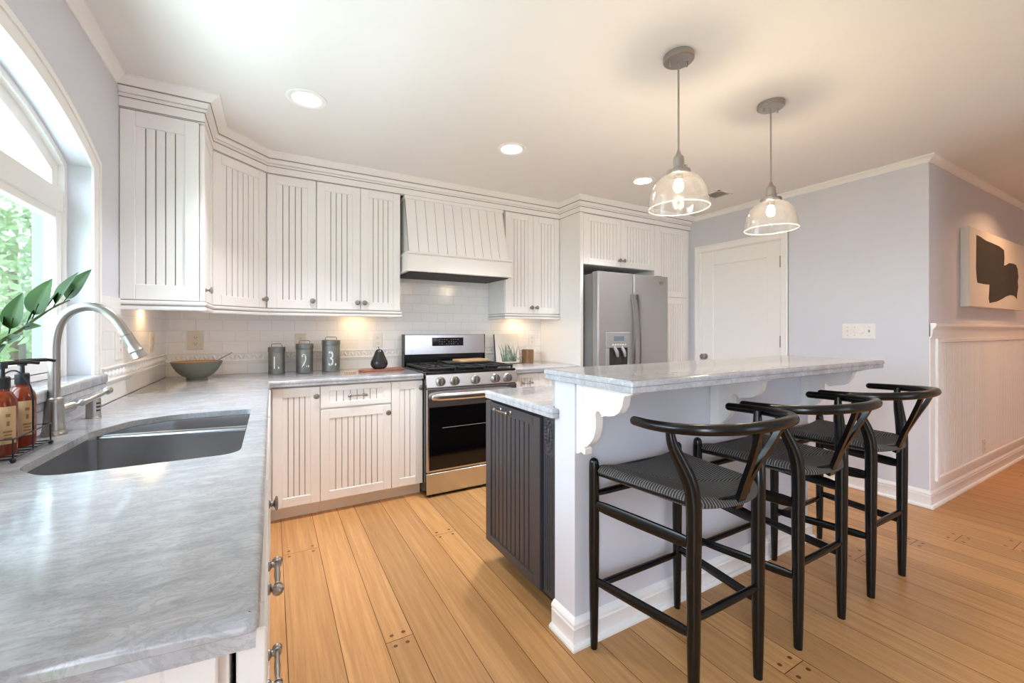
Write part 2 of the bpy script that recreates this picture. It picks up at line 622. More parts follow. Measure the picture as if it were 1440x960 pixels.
def wood_floor(name):
    m, nt, b = new_mat(name)
    tc = N(nt, 'ShaderNodeTexCoord')
    at = N(nt, 'ShaderNodeAttribute', attribute_name='plank')
    vm = N(nt, 'ShaderNodeVectorMath', operation='MULTIPLY'); vm.inputs[1].default_value = (13.0, 37.0, 0)
    cbn = N(nt, 'ShaderNodeCombineXYZ')
    nt.links.new(at.outputs['Fac'], cbn.inputs[0]); nt.links.new(at.outputs['Fac'], cbn.inputs[1])
    nt.links.new(cbn.outputs[0], vm.inputs[0])
    va = N(nt, 'ShaderNodeVectorMath', operation='ADD')
    nt.links.new(tc.outputs['Object'], va.inputs[0]); nt.links.new(vm.outputs[0], va.inputs[1])
    mp = N(nt, 'ShaderNodeMapping'); mp.inputs['Scale'].default_value = (48, 1.6, 1)
    nt.links.new(va.outputs[0], mp.inputs['Vector'])
    n1 = N(nt, 'ShaderNodeTexNoise', Scale=1.0, Detail=6.0, Roughness=0.6, Distortion=0.6)
    nt.links.new(mp.outputs[0], n1.inputs['Vector'])
    mp2 = N(nt, 'ShaderNodeMapping'); mp2.inputs['Scale'].default_value = (260, 9, 1)
    nt.links.new(va.outputs[0], mp2.inputs['Vector'])
    n2 = N(nt, 'ShaderNodeTexNoise', Scale=1.0, Detail=2.0)
    nt.links.new(mp2.outputs[0], n2.inputs['Vector'])
    cr = N(nt, 'ShaderNodeValToRGB')
    cr.color_ramp.elements[0].position = 0.25; cr.color_ramp.elements[0].color = lin(176, 126, 76)
    cr.color_ramp.elements[1].position = 0.72; cr.color_ramp.elements[1].color = lin(206, 160, 106)
    nt.links.new(n1.outputs['Fac'], cr.inputs[0])
    hv = N(nt, 'ShaderNodeHueSaturation')
    ma = N(nt, 'ShaderNodeMapRange'); ma.inputs['To Min'].default_value = 0.86; ma.inputs['To Max'].default_value = 1.12
    nt.links.new(at.outputs['Fac'], ma.inputs['Value'])
    m3 = N(nt, 'ShaderNodeMath', operation='MULTIPLY_ADD'); m3.inputs[1].default_value = 0.22; m3.inputs[2].default_value = -0.11
    nt.links.new(n2.outputs['Fac'], m3.inputs[0])
    ad = N(nt, 'ShaderNodeMath', operation='ADD')
    nt.links.new(ma.outputs[0], ad.inputs[0]); nt.links.new(m3.outputs[0], ad.inputs[1])
    nt.links.new(ad.outputs[0], hv.inputs['Value']); nt.links.new(cr.outputs[0], hv.inputs['Color'])
    nt.links.new(hv.outputs[0], b.inputs['Base Color'])
    b.inputs['Roughness'].default_value = 0.33
    b.inputs['Specular IOR Level'].default_value = 0.4
    bp = N(nt, 'ShaderNodeBump', Strength=0.12, Distance=0.002)
    nt.links.new(n2.outputs['Fac'], bp.inputs['Height']); nt.links.new(bp.outputs[0], b.inputs['Normal'])
    return m


def cord_mat(name, axis):
    m, nt, b = new_mat(name)
    tc = N(nt, 'ShaderNodeTexCoord')
    wv = N(nt, 'ShaderNodeTexWave', wave_type='BANDS', bands_direction=axis, wave_profile='SIN')
    wv.inputs['Scale'].default_value = 33.0; wv.inputs['Distortion'].default_value = 0.6; wv.inputs['Detail'].default_value = 1.0
    wv.inputs['Detail Scale'].default_value = 3.0
    nt.links.new(tc.outputs['Object'], wv.inputs['Vector'])
    cr = N(nt, 'ShaderNodeValToRGB')
    cr.color_ramp.elements[0].color = lin(16, 15, 15); cr.color_ramp.elements[0].position = 0.15
    cr.color_ramp.elements[1].color = lin(108, 103, 99); cr.color_ramp.elements[1].position = 0.7
    nt.links.new(wv.outputs['Fac'], cr.inputs[0])
    nt.links.new(cr.outputs[0], b.inputs['Base Color'])
    b.inputs['Roughness'].default_value = 0.75
    bp = N(nt, 'ShaderNodeBump', Strength=0.9, Distance=0.003)
    nt.links.new(wv.outputs['Fac'], bp.inputs['Height']); nt.links.new(bp.outputs[0], b.inputs['Normal'])
    return m


def leaf_mat(name, a, bcol, trans=0.3):
    m, nt, b = new_mat(name)
    tc = N(nt, 'ShaderNodeTexCoord')
    no = N(nt, 'ShaderNodeTexNoise', Scale=9.0, Detail=3.0)
    nt.links.new(tc.outputs['Object'], no.inputs['Vector'])
    cr = N(nt, 'ShaderNodeValToRGB')
    cr.color_ramp.elements[0].position = .3; cr.color_ramp.elements[0].color = lin(*a)
    cr.color_ramp.elements[1].position = .7; cr.color_ramp.elements[1].color = lin(*bcol)
    nt.links.new(no.outputs['Fac'], cr.inputs[0])
    nt.links.new(cr.outputs[0], b.inputs['Base Color'])
    b.inputs['Roughness'].default_value = 0.55
    b.inputs['Specular IOR Level'].default_value = 0.25
    tr = N(nt, 'ShaderNodeBsdfTranslucent'); nt.links.new(cr.outputs[0], tr.inputs[0])
    mx = N(nt, 'ShaderNodeMixShader', Fac=trans)
    out = nt.nodes['Material Output']
    nt.links.new(b.outputs[0], mx.inputs[1]); nt.links.new(tr.outputs[0], mx.inputs[2])
    nt.links.new(mx.outputs[0], out.inputs['Surface'])
    return m


WALL = paint('lavender_grey_wall_paint', (214, 215, 223), 0.6, var=.012, bump=.05)
CEIL = paint('ceiling_paint', (234, 232, 230), 0.75, var=.012, bump=.06)
TRIM = paint('white_trim_paint', (243, 242, 240), 0.38, var=.01)
CAB = paint('antique_white_cabinet_paint', (243, 241, 239), 0.36, var=.012)
GLAZE = paint('grey_brown_glaze', (160, 151, 143), 0.6, var=.08)
DARKCAB = paint('charcoal_cabinet_paint', (58, 58, 63), 0.34, var=.04)
DARKGAP = paint('charcoal_groove_glaze', (26, 26, 29), 0.5)
MARBLE = marble('honed_grey_marble', (168, 169, 173), (198, 199, 204), (146, 148, 152), 0.13)
TILE = tile_mat('white_subway_tile')
FLOOR = wood_floor('oak_floor_planks')
SEAM = paint('floor_seam_dark', (96, 58, 30), 0.8)
PEG = paint('walnut_peg', (112, 70, 40), 0.4, var=.1)
STEEL = paint('brushed_stainless', (218, 218, 220), 0.23, 1.0, var=.03, scale=3, bump=.05, bscale=90, stretch=(1, 1, 40))
FRIDGE_STEEL = paint('fridge_satin_steel', (166, 164, 162), 0.42, 0.55, var=.02)
FRIDGE_SIDE = paint('fridge_grey_side', (126, 125, 125), 0.5, 0.2)
SINK_STEEL = paint('sink_stainless', (180, 180, 182), 0.27, 1.0, var=.03, bump=.04, bscale=120)
NICKEL = paint('brushed_nickel', (174, 169, 164), 0.33, 1.0, var=.03)
PEWTER = paint('dark_pewter', (158, 152, 147), 0.42, 1.0, var=.06)
GALV = paint('galvanised_zinc', (128, 132, 130), 0.46, 0.75, var=.2, scale=26)
BLACKWOOD = paint('black_lacquered_wood', (8, 8, 8), 0.25, var=.1, spec=.42)
IRON = paint('black_cast_iron', (30, 30, 32), 0.5, var=.1)
ENAMEL = paint('black_enamel', (20, 20, 22), 0.18)
OVENGLASS = paint('black_oven_glass', (6, 6, 7), 0.06)
BLACKPL = paint('black_plastic', (20, 20, 21), 0.4)
GREYPL = paint('grey_plastic', (150, 150, 150), 0.4)
WHITEPL = paint('white_plastic', (236, 234, 230), 0.35)
IVORYPL = paint('ivory_plastic', (226, 217, 203), 0.4)
SCREEN = paint('blue_grey_display', (104, 120, 134), 0.2)
CERAMIC = paint('grey_green_stoneware', (112, 116, 110), 0.4, var=.06)
BOWLIN = paint('amber_bowl_inside', (196, 150, 92), 0.4, var=.1)
PEARMAT = paint('dark_pear_glaze', (40, 40, 42), 0.16, var=.1)
REDWOOD = paint('reddish_acacia', (150, 92, 66), 0.45, var=.2, stretch=(2, 14, 14))
PALEWOOD = paint('pale_maple', (206, 166, 122), 0.45, var=.1, stretch=(2, 14, 14))
AMBER = paint('amber_soap_glass', (118, 40, 12), 0.12, var=.15)
LABELP = paint('kraft_paper_label', (206, 170, 126), 0.7)
LABELINK = paint('label_brown_ink', (150, 112, 76), 0.8)
CANDLEG = paint('brown_candle_glass', (128, 92, 64), 0.16)
CANVAS = paint('white_canvas', (224, 218, 210), 0.8, bump=.1, bscale=600)
BRUSH = paint('charcoal_acrylic', (52, 47, 42), 0.7, var=.1, stretch=(1, 1, 8), scale=14)
NUMBER = paint('white_stencil', (226, 228, 230), 0.6)
LOGO = paint('logo_grey', (150, 150, 152), 0.4)
GRASSINK = leaf_mat('painted_grass_green', (92, 120, 92), (150, 168, 150), 0.0)
DARKEDGE = paint('dark_frame_edge', (48, 46, 44), 0.6)
STEMGREEN = leaf_mat('plant_stem_green', (96, 120, 70), (120, 144, 92), 0.1)
LEAFGREEN = leaf_mat('deep_green_leaf', (24, 46, 12), (50, 80, 24), 0.08)
TREELEAF = leaf_mat('street_tree_leaf', (126, 148, 108), (172, 188, 146), 0.3)
HEDGELEAF = leaf_mat('garden_hedge_leaf', (112, 136, 92), (152, 172, 122), 0.3)
BARK = paint('tree_bark', (110, 96, 84), 0.9, var=.2)
LAWN = leaf_mat('lawn_green', (120, 150, 90), (150, 176, 110), 0.0)
STUCCO = paint('pale_porch_paint', (146, 148, 138), 0.8)
VASEMAT = paint('white_vase_ceramic', (220, 216, 210), 0.35)
VENTM = paint('brown_vent_metal', (128, 112, 98), 0.5, 0.3)
CANLENS = emitter('recessed_lens_glow', (1.0, 0.93, 0.82, 1), 9.0)
PUCKLENS = emitter('under_cabinet_lens_glow', (1.0, 0.8, 0.5, 1), 5.0)
BULB = emitter('warm_bulb_glow', (1.0, 0.83, 0.6, 1), 26.0)
SHADEGLASS = thin_glass('seeded_clear_glass', (1, 1, 1, 1), 0.7, True, 0.008)
RIMGLASS = thin_glass('shade_rim_highlight', (1, 1, 1, 1), 0.9, True, 0.35)
PANEGLASS = thin_glass('window_glass', (.80, .86, .85, 1), 0.2)
CORDX = cord_mat('black_paper_cord_stripes_across', 'X')
CORDY = cord_mat('black_paper_cord_stripes_along', 'Y')
LISTELLO = paint('carved_listello_tile', (244, 242, 240), 0.22, var=.02)

# ------------------------------------------------------------------ measured dimensions
XL, YB, XR, YH, ZC = -0.64, 3.695, 3.976, 1.1115, 2.45
TOP = 0.914

# ------------------------------------------------------------------ room shell
WY, WZ0, WR = 1.62, 0.299, 1.756          # window arch centre and inner radius
def arch(rad, half, n=20, x=None):
    return [(WY + half - 2 * half * i / n, WZ0 + math.sqrt(rad ** 2 - (half - 2 * half * i / n) ** 2)) for i in range(n + 1)]

mb = MB()
hole = [(WY - .725, 0.998), (WY + .725, 0.998)] + arch(WR, .725)
mb.plate([(-2.7, 0), (3.85, 0), (3.85, ZC + .1), (-2.7, ZC + .1)], [hole, [(-1.0, .1), (-.4, .1), (-.4, 2.15), (-1.0, 2.15)]], 'x', XL, XL - .105)
struct(mb.build('wall_left', WALL))
mb = MB(); mb.box(XL, XR + .2, YB, YB + .15, 0, ZC + .1)
struct(mb.build('wall_back', WALL))
mb = MB()
mb.prism([(YH, 0), (2.09, 0), (2.09, 2.055), (2.906, 2.055), (2.906, 0), (YB, 0), (YB, ZC + .1), (YH, ZC + .1)], 'x', XR, XR + .12)
struct(mb.build('wall_right', WALL))
mb = MB(); mb.box(XR + .12, 7.6, YH, YH + .12, 0, ZC + .1)
struct(mb.build('wall_hall', WALL))
mb = MB(); mb.box(3.5, 7.6, -.42, -.30, 0, ZC + .1)  # unseen wall added to keep rear daylight off the hall
struct(mb.build('wall_daylight_block', WALL))
mb = MB(); mb.box(7.6, 7.75, -2.7, YH + .12, 0, ZC + .1)
struct(mb.build('wall_far', WALL))
mb = MB()
mb.plate([(XL, 0), (7.6, 0), (7.6, ZC + .1), (XL, ZC + .1)], [[(2.0, .3), (3.45, .3), (3.45, 2.25), (2.0, 2.25)]], 'y', -2.55, -2.7)  # unseen opening, sized to give the range steel a bright reflection
struct(mb.build('wall_rear', WALL))
mb = MB(); mb.box(XL - .105, 7.75, -2.7, YB + .15, ZC, ZC + .1)
struct(mb.build('ceiling', CEIL))

# floor: pegged oak boards of mixed width running away from the camera
def build_floor():
    seams = [-.66, -.5, -.3, -.12, .052, .234, .39, .50, .678, .843, .985, 1.13, 1.29, 1.42, 1.60]
    rng = random.Random(3)
    while seams[-1] < 7.7:
        seams.append(seams[-1] + rng.choice([.115, .13, .15, .165, .18]))
    mb = MB()
    shade = []
    def quad(x0, x1, y0, y1, z, mi, sh):
        mb.add([(x0, y0, z), (x1, y0, z), (x1, y1, z), (x0, y1, z)], [(0, 1, 2, 3)], mi); shade.append(sh)
    mb.box(XL - .1, 7.7, -2.7, YB + .1, -.12, -.003, 0, 1); shade += [0] * 6
    fixed = {4: [2.63], 6: [1.69], 9: [2.43], 11: [2.23], 8: [.2]}
    g = .0013
    for i in range(len(seams) - 1):
        x0, x1 = seams[i] + g, seams[i + 1] - g
        joints = fixed.get(i)
        if joints is None:
            joints = []
            y = -2.6 + rng.uniform(.3, 1.6)
            while y < 3.6:
                joints.append(y); y += rng.uniform(1.3, 2.5)
            if i < 14: joints = [j for j in joints if j < .6]
        ys = [-2.68] + joints + [YB + .05]
        for a, b in zip(ys, ys[1:]):
            quad(x0, x1, a + g, b - g, 0.0, 0, rng.random())
        for j in joints:
            for dy in (-.032, .032):
                for px in (x0 + .03, x1 - .03):
                    n0 = []
                    r = .0085
                    for k in range(10):
                        n0.append((px + r * math.cos(k * .628), j + dy + r * math.sin(k * .628), .0006))
                    mb.add(n0, [list(range(10))], 2); shade.append(0)
    o = mb.build('floor', [FLOOR, SEAM, PEG], recalc=False)
    at = o.data.attributes.new('plank', 'FLOAT', 'FACE')
    at.data.foreach_set('value', shade)
    struct(o)
build_floor()

# crown, baseboards, chair rail
CROWN = [(0, ZC - .045), (.006, ZC - .045), (.008, ZC - .036), (.02, ZC - .022), (.034, ZC - .012), (.04, ZC - .01), (.04, ZC), (0, ZC)]
mb = MB(); mb.sweep([(XL, -2.55), (XL, 2.66)], CROWN); struct(mb.build('trim_1', TRIM))
mb = MB(); mb.sweep([(XR, 2.98), (XR, YH), (7.6, YH)], CROWN); struct(mb.build('trim_2', TRIM))
BASE = [(0, 0), (.03, 0), (.03, .010), (.024, .018), (.016, .021), (.016, .076), (.018, .080), (.012, .084), (.018, .090), (.018, .100), (.008, .114), (0, .118)]
mb = MB(); mb.sweep([(XR, 2.02), (XR, YH), (7.6, YH)], BASE); struct(mb.build('baseboard_right', TRIM))
mb = MB(); mb.sweep([(1.031, 1.447), (1.031, 1.312), (2.785, 1.312), (2.785, 1.44)], [(o, z * .95) for o, z in BASE]); struct(mb.build('baseboard_island', TRIM))

# hall wainscot
mb = MB(); mb.box(XR + .001, 7.6, YH - .008, YH, .11, 1.19, .001); struct(mb.build('trim_3', TRIM))
mb = MB(); mb.sweep([(XR - .004, YH - .008), (7.6, YH - .008)], [(0, 1.18), (.006, 1.18), (.008, 1.20), (.012, 1.215), (.012, 1.235), (.022, 1.25), (.03, 1.262), (.03, 1.278), (.02, 1.282), (0, 1.282)])
struct(mb.build('trim_4', TRIM))
mb = MB()
px0, px1, pz0, pz1 = 4.085, 7.3, .20, 1.145
mb.box(px0 - .03, px0, YH - .026, YH - .008, pz0 - .03, pz1 + .03, .004)
mb.box(px0, px1, YH - .026, YH - .008, pz1, pz1 + .03, .004)
mb.box(px0, px1, YH - .026, YH - .008, pz0 - .03, pz0, .004)
x = px0
while x < px1:
    mb.box(x, x + .033, YH - .016, YH - .008, pz0, pz1, .004); x += .040
struct(mb.build('trim_5', TRIM))

# island half wall
mb = MB(); mb.box(1.031, 2.785, 1.312, 1.445, 0, 1.034); struct(mb.build('wall_island', WALL))

# ------------------------------------------------------------------ window above the sink
win = struct(thing('window_1', None, None, (XL, WY, 1.0)))
mb = MB()
outer = [(WY + .797, .998)] + arch(1.826, .797, 28) + [(WY - .797, .998)]
inner = [(WY + .725, .998)] + arch(WR, .725, 28) + [(WY - .725, .998)]
n = len(outer)
def ring(mb, A, B, x0, x1, mi=0):
    n = len(A)
    vs = [(x0, y, z) for y, z in A] + [(x0, y, z) for y, z in B] + [(x1, y, z) for y, z in A] + [(x1, y, z) for y, z in B]
    fs = []
    for i in range(n - 1):
        fs += [[i, i + 1, n + i + 1, n + i], [2 * n + i, 2 * n + i + 1, 3 * n + i + 1, 3 * n + i], [i, i + 1, 2 * n + i + 1, 2 * n + i], [n + i, n + i + 1, 3 * n + i + 1, 3 * n + i]]
    fs += [[0, n, 3 * n, 2 * n], [n - 1, 2 * n - 1, 4 * n - 1, 3 * n - 1]]
    mb.add(vs, fs, mi)
mid = [(WY + .775, .998)] + arch(1.804, .775, 28) + [(WY - .775, .998)]
ring(mb, outer, mid, XL + .014, XL)
ring(mb, mid, inner, XL + .009, XL)
mb.build('casing', TRIM, win)
mb = MB()
j2 = [(WY + .70, .998)] + arch(1.73, .70, 28) + [(WY - .70, .998)]
j3 = [(WY + .65, .998)] + arch(1.68, .65, 28) + [(WY - .65, .998)]
ring(mb, inner, j2, XL - .070, XL - .106)
ring(mb, [(WY + .70, 1.78)] + j2[1:-1] + [(WY - .70, 1.78)], [(WY + .65, 1.78)] + j3[1:-1] + [(WY - .65, 1.78)], XL - .090, XL - .1055)
mb.build('jamb_frame', TRIM, win)
mb = MB()
mb.box(XL - .107, XL - .073, WY - .70, WY + .70, 1.695, 1.785, .004)
mb.box(XL - .107, XL - .080, WY - .70, WY + .70, 1.055, 1.085, .003)
mb.build('transom_bar', TRIM, win)
mb = MB()
SX0, SX1 = XL - .104, XL - .078
for a, b in ((WY - .70, WY - .65), (WY - .03, WY + .03), (WY + .65, WY + .70)):
    mb.box(SX0, SX1, a, b, 1.075, 1.71, .004)
for a, b in ((1.665, 1.705), (1.075, 1.125)):
    mb.box(SX0 + .002, SX1 - .002, WY - .70, WY + .70, a, b, .004)
mb.build('sash', TRIM, win)
mb = MB(); mb.box(XL - .0985, XL - .0970, WY - .68, WY + .68, 1.08, 1.70)
mb.build('lower_pane', PANEGLASS, win)
mb = MB()
pp = [(WY + .66, 1.785)] + arch(1.69, .66, 20) + [(WY - .66, 1.785)]
mb.prism(pp, 'x', XL - .1015, XL - .100)
mb.build('arched_pane', PANEGLASS, win)
mb = MB()
slab(mb, fillet([(XL - .10, WY - .725), (XL, WY - .725), (XL, WY - .76), (XL + .045, WY - .76), (XL + .045, WY + .757), (XL, WY + .757), (XL, WY + .725), (XL - .10, WY + .725)], [0, 0, 0, .012, .012, 0, 0, 0], 4), [], 1.02, 1.055, .012)
mb.box(XL + .001, XL + .040, WY - .755, WY + .752, .992, 1.02, .003)
struct(mb.build('trim_6', MARBLE))

# ------------------------------------------------------------------ door to the utility room
door = struct(thing('door_1', None, None, (XR, 2.5, 0)))
mb = MB()
dx0, dx1 = XR + .012, XR + .048
mb.box(dx0, dx1, 2.095, 2.22, .008, 2.05, .003); mb.box(dx0, dx1, 2.775, 2.901, .008, 2.05, .003)
mb.box(dx0, dx1, 2.22, 2.775, 1.905, 2.05, .003); mb.box(dx0, dx1, 2.22, 2.775, .008, .24, .003)
mb.box(dx0 + .012, dx1 - .004, 2.215, 2.78, .235, 1.91)
mb.build('door_panel', TRIM, door)
mb = MB()
for y0, y1 in ((2.028, 2.09), (2.906, 2.968)):
    mb.box(XR - .016, XR, y0, y1, 0, 2.118, .004)
mb.box(XR - .0165, XR, 2.028, 2.968, 2.056, 2.1185, .004)
mb.box(XR - .024, XR, 2.028, 2.045, 0, 2.118, .003); mb.box(XR - .024, XR, 2.951, 2.968, 0, 2.118, .003); mb.box(XR - .0245, XR, 2.028, 2.968, 2.10, 2.119, .003)
for y0, y1 in ((2.086, 2.0945), (2.9015, 2.91)):
    mb.box(XR - .002, XR + .1, y0, y1, 0, 2.058)
mb.box(XR - .002, XR + .1, 2.086, 2.91, 2.051, 2.058)
mb.build('door_frame', TRIM, door)
for z in (1.85, 1.13, .22):
    mb = MB(); mb.box(XR - .004, XR + .013, 2.080, 2.104, z - .05, z + .05, .002)
    mb.tube([(XR - .006, 2.092, z - .052), (XR - .006, 2.092, z + .052)], .007, 10)
    mb.build('hinge', PEWTER, door)
mb = MB()
mb.lathe([(.030, 0), (.030, .005), (.012, .010), (.011, .03), (.026, .038), (.030, .052), (.022, .064), (0, .067)], (dx0, 2.862, .955), 24, axis='-x')
mb.build('door_knob', PEWTER, door)

# ------------------------------------------------------------------ cabinet pieces
RZ = lambda a: Matrix.Rotation(a, 4, 'Z')
def MF(x, y, z, face):
    """frame whose local -y looks the given way and local x runs along the face"""
    a = {'-y': 0, '+x': PI / 2, '-x': -PI / 2, 'diag': PI / 4}[face]
    return Matrix.Translation((x, y, z)) @ RZ(a)

def bead_door(M, W, H, n, stile=.056, rail=.06, th=.020, gw=.005, span=None):
    mb = MB(); mb.M = M
    mb.box(0, stile, -th, 0, 0, H, .0022); mb.box(W - stile, W, -th, 0, 0, H, .0022)
    mb.box(stile, W - stile, -th + .0003, 0, 0, rail, .0022); mb.box(stile, W - stile, -th + .0003, 0, H - rail, H, .0022)
    wi = W - 2 * stile
    p = wi / (n + 1)
    x0 = stile
    mb.box(stile - .002, W - stile + .002, -.006, -.002, rail - .002, H - rail + .002, 0, 1)
    for k in range(n + 1):
        a = x0 + p * k + (gw / 2 if k else 0); b = x0 + p * (k + 1) - (gw / 2 if k < n else 0)
        mb.box(a, b, -th + .006, -.004, rail - .001, H - rail + .001, .001)
    return mb

def knob(M, parent, mat=None):
    mb = MB(); mb.M = M
    mb.lathe([(.010, 0), (.010, .003), (.006, .006), (.0055, .015), (.009, .019), (.0165, .023), (.0175, .027), (.0155, .031), (.010, .033), (0, .0335)], (0, 0, 0), 20, axis='-y')
    mb.lathe([(.0172, .0262), (.0185, .0275), (.0172, .0288)], (0, 0, 0), 20, axis='-y')
    return mb.build('knob', mat or PEWTER, parent)

def pull(M, parent, L=.10, mat=None, r=.0048, out=.03):
    mb = MB(); mb.M = M
    for s in (-1, 1):
        mb.lathe([(.010, 0), (.010, .003), (.0055, .006), (.005, out)], (s * L / 2 * .86, 0, 0), 14, axis='-y')
        mb.ball((s * (L / 2 + .004), -out, 0), (.0095, .0095, .0095), 12)
        mb.lathe([(.008, -.002), (.0085, 0), (.008, .002)], (s * L / 2 * .86, -out, 0), 12, axis='x')
    mb.tube([(-L / 2, -out, 0), (-L / 4, -out, 0), (0, -out, 0), (L / 4, -out, 0), (L / 2, -out, 0)], [r, r * .9, r * 1.2, r * .9, r], 12)
    return mb.build('pull', mat or PEWTER, parent)

def door_on(parent, M, W, H, n, kx=None, kz=None, name='door', mats=None, ks=1.0, **kw):
    d = bead_door(M, W, H, n, **kw).build(name, mats or [CAB, GLAZE], parent)
    if kx is not None:
        knob(M @ Matrix.Translation((kx, -kw.get('th', .02), kz)) @ Matrix.Diagonal((1, ks, 1, 1)), d)
    return d

# --- back run of base cabinets
YD = 3.0665
YCf = YD + .0205
def base_carcass(t, x0, x1, y0=YCf, y1=3.68):
    mb = MB(); mb.box(x0, x1, y0, y1, .092, .8735, .001); mb.build('carcass', CAB, t)
    mb = MB(); mb.box(x0, x1, 3.1413, 3.16, 0, .093); mb.build('toe_kick', CAB, t)

t = thing('base_cabinet', 'narrow white beadboard base cabinet in the inner corner below the numbered canisters', 'cabinet', (.14, 3.38, 0), 'white base cabinets along the range wall')
base_carcass(t, -.04, .2795)
door_on(t, MF(.0035, YCf, .0944, '-y'), .2745, .7655, 4, .252, .705)
t = thing('base_cabinet', 'white base cabinet with one pull drawer above a wide beadboard door', 'cabinet', (.515, 3.38, 0), 'white base cabinets along the range wall')
base_carcass(t, .2805, .7485)
d = bead_door(MF(.282, YCf, .7130, '-y'), .465, .1475, 7, rail=.036).build('drawer', [CAB, GLAZE], t)
pull(MF(.515, YD, .787, '-y'), d, .105)
door_on(t, MF(.282, YCf, .0944, '-y'), .465, .606, 8, .441, .552)
t = thing('base_cabinet', 'slim white base cabinet with one narrow door beside the range', 'cabinet', (.865, 3.38, 0), 'white base cabinets along the range wall')
base_carcass(t, .7495, .9805)
door_on(t, MF(.751, YCf, .0944, '-y'), .2295, .7655, 2, .209, .715)
t = thing('base_cabinet', 'white base cabinet with a pull drawer between the range and the fridge panel', 'cabinet', (1.86, 3.38, 0), 'white base cabinets along the range wall')
base_carcass(t, 1.757, 2.02)
d = bead_door(MF(1.7595, YCf, .7130, '-y'), .259, .1475, 4, rail=.036).build('drawer', [CAB, GLAZE], t)
pull(MF(1.889, YD, .787, '-y'), d, .085)
door_on(t, MF(1.7595, YCf, .0944, '-y'), .259, .606, 4, .03, .552)
t = thing('base_cabinet', 'white base cabinet under the amber candle, against the fridge panel', 'cabinet', (2.23, 3.38, 0), 'white base cabinets along the range wall')
base_carcass(t, 2.021, 2.446)
d = bead_door(MF(2.0235, YCf, .7130, '-y'), .42, .1475, 6, rail=.036).build('drawer', [CAB, GLAZE], t)
pull(MF(2.23, YD, .787, '-y'), d, .1)
door_on(t, MF(2.0235, YCf, .0944, '-y'), .42, .606, 6, .03, .552)

# --- base run below the window (faces the island)
def window_carcass(t, y0, y1, x1=-.045):
    mb = MB(); mb.box(XL + .002, x1, y0, y1, .092, .8735, .001); mb.build('carcass', CAB, t)
    mb = MB(); mb.box(-.12, -.10, y0, y1, 0, .0925); mb.build('toe_kick', CAB, t)
TH = .032
XF = -.038
t = thing('drawer_cabinet', 'white three drawer base cabinet at the open end of the sink counter', 'cabinet', (-.34, .89, 0), 'white base cabinets under the window')
window_carcass(t, .615, 1.166)
for z0, h in ((.715, .148), (.42, .29), (.0944, .32)):
    d = bead_door(MF(XF, .618, z0, '+x'), .546, h, 9, rail=.036, th=TH).build('drawer', [CAB, GLAZE], t)
    pull(MF(XF + TH, .885, z0 + (h / 2 if h < .2 else h - .09), '+x'), d, .095, NICKEL, out=.015)
mb = bead_door(MF(XL + .01, .615, .094, '-y'), .575, .778, 10, stile=.05, th=.018); mb.build('end_panel', [CAB, GLAZE], t)
t = thing('sink_cabinet', 'white base cabinet below the stainless double sink', 'cabinet', (-.34, 1.62, 0), 'white base cabinets under the window')
mb = MB()
mb.box(XL + .002, -.045, 1.168, 1.186, .092, .8735); mb.box(XL + .002, -.045, 2.1, 2.118, .092, .8735)
mb.box(XL + .002, -.045, 1.168, 2.118, .092, .11); mb.box(-.063, -.045, 1.168, 2.118, .092, .65)
mb.build('carcass', CAB, t)
mb = MB(); mb.box(-.12, -.10, 1.168, 2.118, 0, .0925); mb.build('toe_kick', CAB, t)
door_on(t, MF(XF, 1.171, .0944, '+x'), .46, .7655, 8, .05, .705, ks=.62, th=TH)
door_on(t, MF(XF, 1.634, .0944, '+x'), .46, .7655, 8, th=TH)
t = thing('base_cabinet', 'white blind corner base cabinet past the sink, beneath the grey bowl', 'cabinet', (-.34, 2.7, 0), 'white base cabinets under the window')
mb = MB(); mb.box(XL + .002, -.045, 2.12, 3.68, .092, .8735, .001); mb.build('carcass', CAB, t)
mb = MB(); mb.box(-.12, -.10, 2.12, 3.14, 0, .0925); mb.build('toe_kick', CAB, t)
door_on(t, MF(XF, 2.123, .0944, '+x'), .46, .7655, 8, th=TH)
mb = MB(); mb.box(-.038, -.006, 2.586, 3.045, .0944, .86, .002); mb.build('filler_panel', CAB, t)

# --- worktops
SINK = fillet([(-.072, 1.318), (-.072, 2.032), (-.315, 2.034), (-.43, 1.975), (-.50, 1.82), (-.515, 1.42), (-.44, 1.318)], [.055, .025, .12, .09, .08, .09, .10], 6)
mb = MB()
Lp = fillet([(XL + .009, .632), (-.0120, .560), (-.0120, 3.0364), (.9776, 3.0364), (.9776, 3.684), (XL + .009, 3.684)], [0, .012, .004, .004, 0, 0], 4)
slab(mb, Lp, [SINK[::-1]], .894, TOP, .011)
def strip(mb, path, w, z0, z1):
    mb.sweep(path, [(0, z0), (-w, z0), (-w, z1), (0, z1), (.0, z1 - .004), (0, z0 + .004)])
strip(mb, [(XL + .009, .637), (-.0150, .566), (-.0150, 3.0400), (.9535, 3.0400)], -.035, .868, .8935) if False else None
lowp = offset_poly(Lp, .004)
mb.sweep([lowp[0]] + [(-.016, .5655), (-.016, 3.0404), (.9770, 3.0404)], [(0, .8742), (0, .8938), (-.028, .8938), (-.028, .8742)])
top1 = mb.build('marble_worktop', MARBLE)
tag(top1, 'long L-shaped grey marble worktop holding the sink, running to the range', 'worktop')
mb = MB()
slab(mb, [(1.754, 3.0364), (2.4455, 3.0364), (2.4455, 3.684), (1.754, 3.684)], [], .894, TOP, .011)
mb.box(1.756, 2.4445, 3.040, 3.07, .8742, .8938)
tag(mb.build('marble_worktop', MARBLE), 'short grey marble worktop between the range and the fridge panel', 'worktop')

